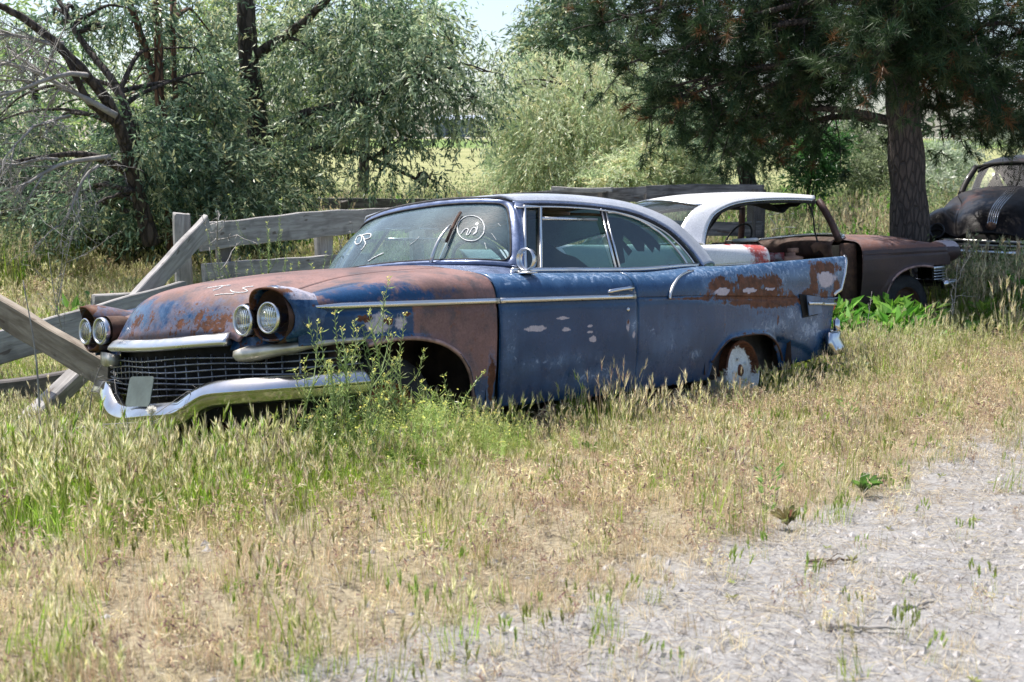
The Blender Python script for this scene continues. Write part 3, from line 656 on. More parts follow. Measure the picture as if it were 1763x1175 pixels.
    v, f = grid(G); mesh('cowl', v, f, M['pillar'], root)
    # windshield, frame
    S = Surf(full(WB), full(WT), .035)
    mesh('windshield', *grid(S.grid(60, 14, -.006, .004, .996, .01, .99)), M['windshield'], root, label='dusty windscreen with white paint marks')
    inner = rrect(.028, .972, .055, .935, .030, .11, 9); inner = np.concatenate([dens(inner[i:i + 2], 1) for i in range(0)] + [inner]) if False else inner
    k = len(inner); t = np.linspace(0, k, 200, endpoint=False); inner = np.stack([np.interp(t, np.arange(k + 1), np.append(inner[:, i], inner[0, i])) for i in range(2)], 1)
    # denser along the long runs
    q = np.concatenate([inner, inner[:1]]); dl = np.concatenate([[0], np.cumsum(np.linalg.norm(np.diff(q, axis=0), axis=1))]); t = np.linspace(0, dl[-1], 400, endpoint=False)
    inner = np.stack([np.interp(t, dl, q[:, i]) for i in range(2)], 1); outer = nearest_out(inner, 0, 1, 0, 1)
    v, f = frame_strip(S, inner, outer, .002, .016, .03); mesh('windshield_frame', v, f, M['pillar'], root)
    ga = inner * .995 + .0025; v, f = sweep(S.at(inner[:, 0], inner[:, 1], np.full(400, .001)), circ(.006, 6), closed=True); mesh('windshield_gasket', v, f, M['rubber'], root)
    u = np.linspace(0, 1, 90); mesh('header_gasket', *sweep(S.at(u, np.full(90, 1.012), np.full(90, .012)), circ(.011, 7)), M['rubber'], root)
    for s in (1, -1):      # side faces of the front pillars
        A_ = np.array([(-.885, .772, .985), (-1.062, .604, 1.370)]); B_ = np.array([(-.930, .801, .985), (-1.130, .620, 1.362)])
        P = np.stack([A_ + (np.array([0, .012, 0])), B_]); P = np.array([[P[0][0] * (1 - t) + P[0][1] * t, P[1][0] * (1 - t) + P[1][1] * t] for t in np.linspace(0, 1, 8)]); P[..., 1] *= s
        o = mesh('pillar_side', *grid(P, flip=s > 0), M['pillar'], root); o.modifiers.new('thickness', 'SOLIDIFY').thickness = .01
    # roof skin with rear pillars, rear window
    roof_skin(root, M['whiteroof'], 0., fields_const(haze=lambda V: .4 + 0 * V[:, 0]), 'off-white roof skin')
    # wipers
    for (y0, ang) in ((.35, 1),):
        a = S.at(.5 - .0, 0., 0.)
    for (u0, v0, u1, v1, nm) in ((.268, -.02, .228, .46, 'l'),):
        wp = empty('wiper', tuple(S.at(u0, v0, .03))); wp.parent = root; o0 = S.at(u0, v0, .03)
        arm = [S.at(u0 + (u1 - u0) * t, v0 + (v1 - v0) * t, .03 + .02 * np.sin(np.pi * t)) - o0 for t in np.linspace(0, 1, 8)]
        mesh('arm', *tube(np.array(arm), np.linspace(.011, .006, 8), 6), M['chrome_dull'], wp)
        bd = [S.at(.233 - .020 * t, .26 + .46 * t, .012) - o0 for t in np.linspace(0, 1, 6)]
        mesh('blade', *tube(np.array(bd), .009, 5), M['rust_dark'], wp)
    # front-end chrome
    gr = empty('grille', (0, 0, 0)); gr.parent = root
    bars = []
    for i, z in enumerate(np.linspace(.462, .628, 7)):
        P = gline(z, inset=.028); P[:, 2] += .004 * np.sin(P[:, 1] * 9 + i) - .010 * (P[:, 1] / .9)**2 * 0
        mesh('grille_bar', *sweep(P[::2], np.array([(-.012, -.003), (.006, -.0045), (.010, 0), (.006, .0045), (-.012, .003)])), M['grille_bar'], gr)
    vb = []
    for y in np.arange(-.84, .85, .074):
        P = gline(0, inset=.040); x = np.interp(y, P[:, 1], P[:, 0]); bars.append(box((x, y, .545), (.010, .0035, .20)))
    mesh('grille_uprights', *join(bars), M['grille_bar'], gr)
    P = gline(.34, inset=.075); Q = P.copy(); Q[:, 2] = .70; v, f = grid(np.stack([P, Q])); mesh('grille_backing', v, f, M['black'], gr)
    mesh('engine_bay_blackout', *box((.18, 0, .52), (.9, 1.0, .38)), M['black'], root)  # black box added to keep the engine bay dark and closed
    # bumper: two raised ends with a dropped centre
    yb = np.array([-.955, -.93, -.86, -.72, -.56, -.46, -.40, -.34, -.27, -.15, 0]); xb = np.array([.31, .45, .61, .72, .775, .80, .82, .845, .865, .885, .89]); zb = np.array([.487, .487, .484, .484, .484, .476, .458, .425, .390, .374, .372])
    Pb = np.stack([xb, yb, zb], 1); Pb = np.concatenate([Pb, Pb[-2::-1] * [1, -1, 1]]); Pb = crom(Pb, 5)
    prof = np.array([(-.055, .046), (-.020, .052), (-.012, .050), (.018, .006), (.020, .000), (.012, -.004), (.010, -.010), (.006, -.040), (.000, -.048), (-.024, -.056), (-.055, -.056)])
    Pb = Pb + np.stack([.008 * np.sin(Pb[:, 1] * 13 + 1), 0 * Pb[:, 0], .005 * np.sin(Pb[:, 1] * 9)], 1) - np.exp(-((Pb[:, 1] + .60) / .14)**2)[:, None] * np.array([.02, 0, .010]) - np.exp(-((Pb[:, 1] - .10) / .12)**2)[:, None] * np.array([.018, 0, -.006]); v, f = sweep(Pb, prof * 1.0, cap=False); o = mesh('front_bumper', v, f, M['chrome'], root, label='bent chrome bumper with dropped centre'); o.modifiers.new('thickness', 'SOLIDIFY').thickness = .004
    pr = rrect(-.105, .105, -.066, .068, .02, .02, 4); notch = [(x, y) for x, y in pr]
    v = np.array([(.872 + .0 * y - (z - 0) * .25, y + .0, .492 + z) for y, z in notch]); mesh('number_plate', v, [list(range(len(v)))], M['plate'], root, smooth=False, label='blank grey-green number plate').modifiers.new('thickness', 'SOLIDIFY').thickness = .004
    # tail
    Z = np.linspace(.36, .93, 14); ys = np.linspace(-1, 1, 21); G = []
    for z in Z:
        x = float(tail_x(np.array(-4.42), np.array(z))); yw = float(ylow(-4.3, z)) if z < .78 else .88
        G.append([(x + .035 - .05 * (1 - abs(k)**3), k * (yw - .012), z) for k in ys])
    mesh('tail_panel', *grid(np.array(G)), M['blue'], root, attrs=fields_const(haze=lambda V: .6 + 0 * V[:, 0])(grid(np.array(G))[0]))
    G = []
    for t in np.linspace(0, 1, 16):
        x = -3.40 - .98 * t; z0 = 1.025 - .10 * t**1.6; yw = np.interp(x, [-4.4, -3.5, -3.1], [.77, .745, .72])
        G.append([(x, k * yw, z0 + .02 * (1 - k * k)) for k in ys])
    mesh('trunk_lid', *grid(np.array(G)), M['blue'], root, attrs=fields_const(haze=lambda V: .7 + 0 * V[:, 0])(grid(np.array(G))[0]))
    Pb = crom([(-3.98, .93, .44), (-4.14, .92, .45), (-4.28, .82, .46), (-4.34, .6, .46), (-4.37, 0, .46), (-4.34, -.6, .46), (-4.28, -.82, .46), (-4.14, -.92, .45), (-3.98, -.93, .44)], 5)
    v, f = sweep(Pb, np.array([(.03, .07), (0, .085), (-.02, .07), (-.018, .03), (-.045, -.03), (-.055, -.075), (-.01, -.085), (.03, -.08)]) * [-1, 1], cap=True); mesh('rear_bumper', v, f, M['chrome'], root)
    for s in (1, -1): mesh('bumper_guard', *box((-4.17, s * .90, .57), (.05, .05, .11), bev=.4), M['chrome'], root)
    # fuel door, hanging open
    fd = [(-3.60, .805), (-3.84, .79), (-3.875, .655), (-3.655, .640)]
    V = np.array([(x, ylow(x, z) + .006, z) for x, z in fd]); o = mesh('fuel_recess', V, [[3, 2, 1, 0]], M['black'], root, smooth=False); o.modifiers.new('thickness', 'SOLIDIFY').thickness = .003
    fd = [(-3.635, .795), (-3.835, .780), (-3.895, .668), (-3.70, .652)]
    V = np.array([(x, ylow(x, z) + .030 + (z - .65) * .10, z) for x, z in fd]); o = mesh('fuel_door', V, [[3, 2, 1, 0]], M['fuel_blue'], root, smooth=False, label='small blue fuel door hanging askew'); o.modifiers.new('thickness', 'SOLIDIFY').thickness = .006
    for xa, xb in ((-3.66, -3.885), (-3.90, -4.15)):
        X = np.linspace(xa, xb, 6); off = .048 if xa > -3.8 else .012
        mesh('quarter_moulding', *sweep(np.stack([X, ylow(X, .73) + off, .738 - (-3.66 - X) * .03], 1), rectp(.014, .020, .3)), M['alu'], root)
    # mirror without its glass
    mr = empty('door_mirror', (-.845, .872, .968)); mr.parent = root
    v, f = lathe([(-.02, .050), (.018, .054), (.018, .0585), (-.02, .0545), (-.02, .050)], 28, 0, (0, 0, .066)); mesh('mirror_shell', v, f, M['alu'], mr)
    mesh('mirror_foot', *join([lathe([(-.004, .001), (-.004, .055), (.004, .050), (.010, .018), (.020, .012)], 16, 2, (0, 0, -.004)), tube([(0, 0, .0), (0, 0, .016)], .012, 8)]), M['alu'], mr)
    interior(root, M['vinyl_dark'], M['dash_blue'], M['vinyl_teal'])
    # sagging headliner bows and torn cloth under the roof
    P = np.array([[(-1.15 - .9 * a, -.55 + 1.1 * b, 1.395 + .03 * np.sin(a * 7) * np.cos(b * 9) - .02 * (2 * b - 1)**2) for b in np.linspace(0, 1, 14)] for a in np.linspace(0, 1, 12)]); hl = mesh('headliner', *grid(P), M['headliner'], root)
    for x in (-1.35, -1.6, -1.95):
        P = [(x + .03 * (k > 0), k * .58, 1.375 - .05 * abs(k)**2) for k in np.linspace(-1, 1, 9)]; mesh('roof_bow', *sweep(P, rectp(.01, .018)), M['headliner'], root)
    # scuffed film peeling on the quarter glass
    for s, pts in ((1, [(-1.80, 1.02), (-1.83, 1.18), (-1.87, 1.31), (-1.99, 1.31), (-2.14, 1.27), (-2.24, 1.21), (-2.30, 1.14), (-2.26, 1.10), (-2.23, 1.13), (-2.18, 1.09), (-2.14, 1.15), (-2.10, 1.10), (-2.03, 1.10), (-2.0, 1.16), (-1.96, 1.20), (-1.93, 1.17), (-1.98, 1.10), (-1.92, 1.07), (-1.90, 1.12), (-1.86, 1.03)]),
                   (1, [(-1.09, 1.0), (-1.14, 1.10), (-1.17, 1.19), (-1.24, 1.13), (-1.33, 1.08), (-1.42, 1.06), (-1.50, 1.0)])):
        pane('torn_film', pts, M['film'], root, -.026)
    marks = dict(circle=[(.1129,.51),(.1214,.5933),(.14,.66),(.1643,.69),(.1886,.68),(.2057,.6267),(.2129,.5467),(.2086,.4567),(.1957,.3767),(.1771,.32),(.1557,.2967),(.1357,.3067),(.1214,.3533),(.1129,.4233),(.1129,.51)],
      three=[(.1914,.39),(.1843,.4467),(.1757,.4767),(.1671,.46),(.1686,.4067),(.17,.3767),(.1614,.3967),(.1543,.4733),(.1443,.49),(.1386,.4533),(.1429,.4067),(.1471,.3833),(.1371,.4233),(.1357,.49),(.1371,.5133)],
      ring=[(.7529,.4933),(.7729,.5667),(.75,.58),(.71,.51),(.6929,.43),(.7157,.42),(.7471,.4733)], stem=[(.6743,.4633),(.7057,.5267),(.7386,.5733)], loop=[(.7457,.57),(.7086,.5767),(.6643,.5533),(.6443,.49),(.6657,.4733),(.68,.47),(.6471,.4),(.6414,.33),(.6471,.3)],
      dash=[(.5643,.1167),(.54,.16),(.5029,.2033)], a=[(.0871,.4167),(.0786,.3667),(.0714,.3233)], b=[(.3886,.28),(.37,.34),(.3614,.39)], c=[(.0657,.5767),(.0557,.5333)], d=[(.1071,.2733),(.10,.19)])
    for nm_, keys, lb_ in (('painted_circle', ('circle', 'three'), 'white brushed circle round a turned figure'), ('painted_letters', ('ring', 'stem', 'loop'), 'white brushed letters at the far side'), ('paint_scratches', ('dash', 'a', 'b', 'c', 'd'), None)):
        parts = []
        for k_ in keys:
            q = crom(np.array(marks[k_]), 6); P = S.at(q[:, 0], q[:, 1], np.full(len(q), -.003)); r_ = (.0030 if len(k_) > 1 else .0013) * (.55 + .55 * rng.random(len(q))) * (1.2 if k_ in ('ring', 'stem', 'loop', 'dash') else 1)
            parts.append(tube(P, r_, 5, up=(.8, .1, .6)))
        mesh(nm_, *join(parts), M['chalk'], root, label=lb_)
    hood_marks = [[(.6084,.1924,.9486),(.5889,.244,.9522),(.5647,.3121,.9532)], [(.6286,.2655,.9318),(.609,.2795,.9398),(.5822,.2771,.9514)], [(.534,.4453,.9389),(.551,.4226,.9377),(.5675,.4105,.9332),(.5692,.4358,.9248),(.5724,.4515,.917),(.5895,.4347,.9128),(.6056,.3934,.9169),(.6014,.3642,.9275)], [(.6513,.3103,.9088),(.6321,.3544,.9114),(.6116,.4051,.9088)]]
    from mathutils.bvhtree import BVHTree
    bv = BVHTree.FromPolygons([v.co for v in hd.data.vertices], [list(p.vertices) for p in hd.data.polygons]); parts = []
    for q in hood_marks:
        P = crom(np.array(q), 6); P = np.array([(lambda h: h[0] + (h[1] if h[1][0] + h[1][2] > 0 else -h[1]) * .0012)(bv.find_nearest(Vector(p))) for p in P]); parts.append(tube(P, .0028 * (.6 + .4 * np.sin(np.arange(len(P)))**2), 5, up=(.1, .2, .9)))
    mesh('paint_marks', *join(parts), M['chalk'], hd)
    return S
def roof_skin(root, mat, dz, fld, lab, iK=12, cutf=5 / 7.):
    T = 48; d = resamp_t(DR, T); k = resamp_t(K1, T); m = resamp_t(MR, T)
    rows = []
    for i in range(T):
        D, K, C = d[i], k[i], m[i]; mid = (K + C) / 2; mid[1] = K[1] * .52; mid[2] = C[2] - (C[2] - K[2]) * .27; mid[0] = C[0] + (K[0] - C[0]) * .27
        mm = np.array([D, (D + K) / 2 + np.array([0, .014, .012]), K, mid, C]); h = crom(mm, 6); rows.append(np.concatenate([h, h[-2::-1] * [1, -1, 1]]))
    G = np.array(rows); G[..., 2] += dz * sm(G[..., 2], .98, 1.3)
    ncol = G.shape[1]; cut = int(T * cutf)
    v, f = grid(G); keep = []
    fi = 0
    for a in range(T - 1):
        for b in range(ncol - 1):
            if not (a >= cut and iK <= b < ncol - 1 - iK): keep.append(fi)
            fi += 1
    o = mesh('roof', v, f[keep][:, ::-1], mat, root, attrs=fld(v), label=lab); o.modifiers.new('thickness', 'SOLIDIFY').thickness = .012
    W_ = G[cut:, iK:ncol - iK]; v, f = grid(W_[1:, 1:-1] * 1.0 + 0); mesh('rear_window', v, f[:, ::-1], M['glass'], root)
    loop = np.concatenate([W_[:, 0], W_[-1, 1:], W_[::-1, -1][1:], W_[0, ::-1][1:-1]]); v, f = sweep(loop + np.array([-.003, 0, .004]), circ(.010, 6), up=(-.6, .02, .8), closed=True); mesh('rear_window_trim', v, f, M['alu'], root)
    return o
def resamp_t(P, n):
    C = crom(P, 20); t = np.linspace(0, len(C) - 1, n); i = np.arange(len(C)); return np.stack([np.interp(t, i, C[:, j]) for j in range(3)], 1)
M['archlip'] = simple('arch_lip_highlight', (.30, .19, .17), .5, .1, .5, 12, .3)  # lighter brown paints the sunlit edge of the flared lip
M['alu_cream'] = simple('stained_moulding', (.50, .47, .40), .42, .6, .35, 11, .2)
M['grille_bar'] = simple('dull_grille_chrome', (.20, .21, .24), .3, .75, .4, 12)
M['rust_well'] = simple('rusty_wheel_well', (.055, .034, .026), .95, 0, .5, 8, .5, 30)
M['rim_white'] = paint('flaking_white_rim', (.80, .84, .82), (.66, .70, .70), .6, hazec=(.4, .4, .38), coat=0)
M['fuel_blue'] = simple('flat_blue', (.07, .13, .24), .4, 0, .25, 9)
M['film'] = simple('torn_black_film', (.012, .014, .013), .5, 0, .3, 9)
WS = blue_car(BR)
# ------------------------------------------------------------------ brown car with a white roof, door missing
BN = empty('vintage_car', (3.822, 12.784, -.311), (R(-5.65), R(-.13), R(28.28)),
    label='brown rusted hardtop with white roof and missing side door, parked behind the blue fin', cat='car', group='abandoned cars')
def brown_car(root):
    bm = M['browncar']
    def fbr(V):
        x, y, z = V.T; n = len(V)
        return dict(brown=np.where(z > .86, .78, .12) * np.ones(n), rust=np.where(z > .9, .30, .08) + .25 * blobs(x, z, [(.2, .95, .4, .04)]), pale=.8 * sm(x, .50, .62) * sm(z, .835, .86), haze=np.full(n, .15))
    fw = lambda V: dict(brown=.75 * blobs(V[:, 0], V[:, 1], [(-2.06, -.86, .13, .2), (-2.35, -.80, .08, .05)]), rust=np.full(len(V), .05), pale=np.zeros(len(V)), haze=np.full(len(V), .2))
    for s in (1, -1):
        P1 = clip_rows(-.73, .60, 0, 6); P2 = low_panel(-.73, .62)
        P1[..., 0] = np.where(P1[..., 0] < -.3, -.3 + (P1[..., 0] + .3) * 1.0, P1[..., 0])
        v, f = join([grid(P1, flip=True), grid(P2)])
        if s < 0: v, f = mir((v, f))
        mesh('front_fender', v, f, bm, root, attrs=fbr(v)).modifiers.new('thickness', 'SOLIDIFY').thickness = .006
        AF = [(x, s * (ylow(x, z) + .006), z) for x, z in ARCHF[1:]]
        mesh('wheel_arch_lip', *tube(crom(AF, 4), .014, 7), M['archlip'], root)
        secs = []
        for x, ry, rt, rb in ((.83, .075, .07, .07), (.815, .105, .095, .09), (.77, .135, .120, .11), (.70, .150, .130, .12), (.60, .155, .125, .12), (.45, .14, .10, .11), (.30, .10, .04, .08)):
            a_ = np.linspace(0, 2 * np.pi, 36, endpoint=False)
            secs.append(np.stack([np.full(36, x), s * (.735 + ry * np.cos(a_)), .80 + np.where(np.sin(a_) > 0, rt, rb) * np.sin(a_)], 1))
        v, f = grid(np.array(secs), close_v=True, flip=(s < 0)); mesh('headlight_pod', v, f, bm, root, attrs=fbr(v), label='pale chalky headlight pod' if s < 0 else None)
        headlamp(root, .835, s * .735, .80, .07)
        for i, z in enumerate((.515, .545, .575, .605, .635)):
            P = gline(z, .35, 1, inset=.01) if s > 0 else gline(z, -1, -.35, inset=.01)
            mesh('grille_bar', *sweep(P, rectp(.02, .012 if i < 4 else .036, .3)), M['alu'], root)
        P = gline(.50, .3, 1, inset=.03) if s > 0 else gline(.50, -1, -.3, inset=.03); Q = P.copy(); Q[:, 2] = .70; mesh('grille_backing', *grid(np.stack([P, Q])), M['black'], root)
        X0 = -.73
        P1 = up_side(-1.95 if s < 0 else -1.55, -4.42, tail=True); P2 = low_panel(-1.95 if s < 0 else -1.55, -4.42, tail=True)
        v, f = join([grid(P1), grid(P2[:, ::-1])]); f = [q[::-1] for q in f]
        if s < 0: v, f = mir((v, f))
        mesh('rear_quarter', v, f, M['white_body'], root, attrs=fw(v), label='white rear quarter with red streaks').modifiers.new('thickness', 'SOLIDIFY').thickness = .01
        if s > 0:
            P1 = up_side(-.74, -1.54); P2 = low_panel(-.74, -1.54); v, f = join([grid(P1), grid(P2[:, ::-1])]); f = [q[::-1] for q in f]
            mesh('door', v, f, bm, root, attrs=fbr(v)).modifiers.new('thickness', 'SOLIDIFY').thickness = .012
        D = DR.copy(); D[:, 1] *= s; Dc = crom(D, 6); Dc[:, 2] += .05 * sm(Dc[:, 2], .98, 1.3) - .008
        mesh('drip_rail', *sweep(Dc, circ(.012, 8)), M['alu'], root)
        mesh('window_reveal', *sweep(Dc + np.array([.015, -s * .01, -.022]), circ(.014, 8)), M['rubber'], root)
        mesh('wheel_well', *box((.02, s * .42, .50), (.9, .04, .6)), M['rust_well'], root)
        wheel(root, .04, s * .70, .25, M['rust_dark'], True, s)
        P = np.array([(-1.0, s * .60, 1.405), (-.965, s * .655, 1.30), (-.93, s * .71, 1.17), (-.905, s * .765, 1.02), (-.90, s * .79, .97)])
        mesh('windshield_pillar', *sweep(P, rectp(.075, .05, .25), up=(1, 0, 0)), M['pillar_brown'], root)
    mesh('wheel_well', *join([box((-.44, 0, .5), (.03, 1.7, .62)), box((.02, 0, .80), (.9, 1.2, .02))]), M['rust_well'], root)
    H = clip_rows(-.73 + .2, .70, 6, 10); Hr = H.copy(); Hr[..., 1] *= -1; P = np.concatenate([H, Hr[:, ::-1][:, 1:]], 1); v, f = grid(P, flip=True)
    mesh('hood', v, f, bm, root, attrs=fbr(v)).modifiers.new('thickness', 'SOLIDIFY').thickness = .012
    U = crom(herm(np.array(UPX), UP, np.array([-.53]))[0], 5)[12:]; A = resamp(np.array([(-.532, y, z - .004) for y, z in U][::-1]), 25); B = resamp(crom(WB[::-1], 5), 25); B[:, 2] -= .006
    half = np.stack([A * (1 - t) + B * t for t in np.linspace(0, 1, 9)], 1); oth = half[::-1].copy(); oth[..., 1] *= -1; G = np.concatenate([oth[:-1], half]); v, f = grid(G); mesh('cowl', v, f, bm, root, attrs=fbr(v))
    WT2 = WT.copy(); WT2[:, 2] += .05; WT2[:, 0] -= .0
    S = Surf(full(WB), full(WT2), .035)
    mesh('windshield', *grid(S.grid(50, 12, 0, .01, .99, .02, .98)), M['glass_clear'], root)
    for v_, r, mt in ((.0, .018, 'alu'), (1., .016, 'pillar_brown')):
        u = np.linspace(0, 1, 60); P = S.at(u, np.full(60, v_), np.full(60, .004)); mesh('windshield_trim', *sweep(P, circ(r, 8)), M[mt], root)
    for u_ in (.5,): pass
    # cracks and brushed marks on the glass
    marks = [[(.40, .62), (.33, .60), (.24, .57)], [(.48, .56), (.45, .56)], [(.36, .42), (.30, .42), (.28, .34)], [(.42, .20), (.32, .24), (.22, .20)], [(.30, .82), (.26, .74), (.29, .66), (.25, .60)], [(.24, .50), (.26, .30), (.22, .14)]]
    parts = []
    for mk in marks:
        q = crom(np.array(mk), 5); P = S.at(q[:, 0], q[:, 1], np.full(len(q), -.008)); parts.append(tube(P, .0035, 5))
    mesh('paint_marks', *join(parts), M['chalk'], root)
    roof_skin(root, M['white_body'], .05, fields_const(haze=lambda V: .15 + 0 * V[:, 0]), 'white roof skin', 8, 3.9 / 7)
    tr = []; ys = np.linspace(-1, 1, 15)
    G = [[(-3.35 - 1.0 * t, k * .74, 1.03 - .10 * t**1.6 + .02 * (1 - k * k)) for k in ys] for t in np.linspace(0, 1, 10)]; v, f = grid(np.array(G)); mesh('trunk_lid', v, f, M['white_body'], root, attrs=fw(v))
    mesh('tail_panel', *box((-4.2, 0, .65), (.05, 1.7, .55)), M['white_body'], root)
    # inside, seen through the missing door
    interior(root, M['seat_red'], M['dash_rust'], M['vinyl_dark'], (-1.28, .36, 1.03))
    st_ = [c for c in root.children if c.name.startswith('front_seat')][0]; st_.location = (0, 0, .0); at_ = st_.data.attributes.new('brown', 'FLOAT', 'POINT'); at_.data.foreach_set('value', np.full(len(st_.data.vertices), .52, np.float32))
    for c in [c for c in root.children if c.name.startswith('door_lining')][1:]: bpy.data.objects.remove(c)
    V_, F_ = box((-1.66, -.05, .80), (.50, 1.30, .44), bev=.7); sb = mesh('seat_back', V_, F_, M['seat_red'], root, label='folded red and white seat'); at_ = sb.data.attributes.new('brown', 'FLOAT', 'POINT'); at_.data.foreach_set('value', np.full(len(V_), .5, np.float32))
    mesh('seat_cover', *box((-1.72, -.30, 1.03), (.22, .34, .04), bev=.4), M['seat_white'], root)
    mesh('kick_panel', *box((-.80, -.80, .62), (.22, .05, .66), bev=.3), M['rust_dark'], root)
    mesh('sill', *box((-1.15, -.86, .33), (.9, .14, .10), bev=.3), M['rust_dark'], root)
    P = [(-1.10, -.60, .90), (-1.02, -.62, .93), (-.95, -.66, .86), (-.92, -.70, .70)]; mesh('dash_bracket', *sweep(crom(P, 4), rectp(.012, .09)), M['rust_dark'], root)
    mesh('heater_box', *join([lathe([(-.09, .001), (-.09, .10), (.05, .13), (.07, .05), (.10, .05), (.10, .001)], 20, 2, (-1.30, -.50, .78)), box((-1.22, -.45, .9), (.10, .07, .05))]), M['rust_tan'], root)
    P = np.array([[(-1.15 - .5 * a, -.56 + .35 * b, 1.41 - .10 * np.sin(a * 3.1) * (1 - b)**.6 * (1 + .3 * np.sin(a * 13)) - .02 * b) for b in np.linspace(0, 1, 8)] for a in np.linspace(0, 1, 16)])
    mesh('headliner', *grid(P), M['black_cloth'], root)
    P = np.array([[(-2.20 - .20 * a, -.57 + .12 * b, 1.33 - .20 * a - .05 * b) for b in np.linspace(0, 1, 5)] for a in np.linspace(0, 1, 6)]); mesh('headliner', *grid(P), M['black_cloth'], root)
    mesh('hanging_wire', *tube(crom([(-1.05, -.50, 1.40), (-1.0, -.52, 1.25), (-1.01, -.55, 1.1), (-.98, -.56, .95), (-1.0, -.57, .85)], 5), .009, 6), M['rubber'], root)
    yb = np.array([-.97, -.94, -.86, -.72, -.5, -.2, 0]); xb = np.array([.42, .60, .72, .80, .86, .90, .90]); Pb = np.stack([xb, yb, np.full(7, .455)], 1); Pb = crom(np.concatenate([Pb, Pb[-2::-1] * [1, -1, 1]]), 4)
    v, f = sweep(Pb, np.array([(-.05, .045), (-.01, .05), (.02, .035), (.025, 0), (.01, -.03), (-.02, -.045), (-.05, -.045)])); mesh('front_bumper', v, f, M['chrome'], root)
M['dark_ring'] = simple('dark_headlight_ring', (.06, .06, .07), .4, .6, .3)
M['glass_clear'] = glassy('clear_old_glass', (.88, .93, .90), .045, (.6, .62, .58), .8)
M['pillar_brown'] = simple('dark_brown_pillar', (.06, .030, .026), .6, .1, .4, 9, .3)
M['seat_red'] = paint('red_and_white_vinyl_seat', (.62, .58, .56), (.45, .40, .38), .5, brown=(.42, .05, .05), brown2=(.30, .04, .04), coat=.1); M['seat_white'] = simple('white_vinyl', (.62, .62, .62), .5, 0, .15)
M['dash_rust'] = simple('rusted_dash', (.09, .05, .04), .8, 0, .5, 7, .4); M['rust_tan'] = simple('tan_rust', (.30, .17, .12), .8, 0, .35, 9, .3)
M['black_cloth'] = simple('black_torn_cloth', (.012, .011, .010), .95, 0, .4, 9)
brown_car(BN)

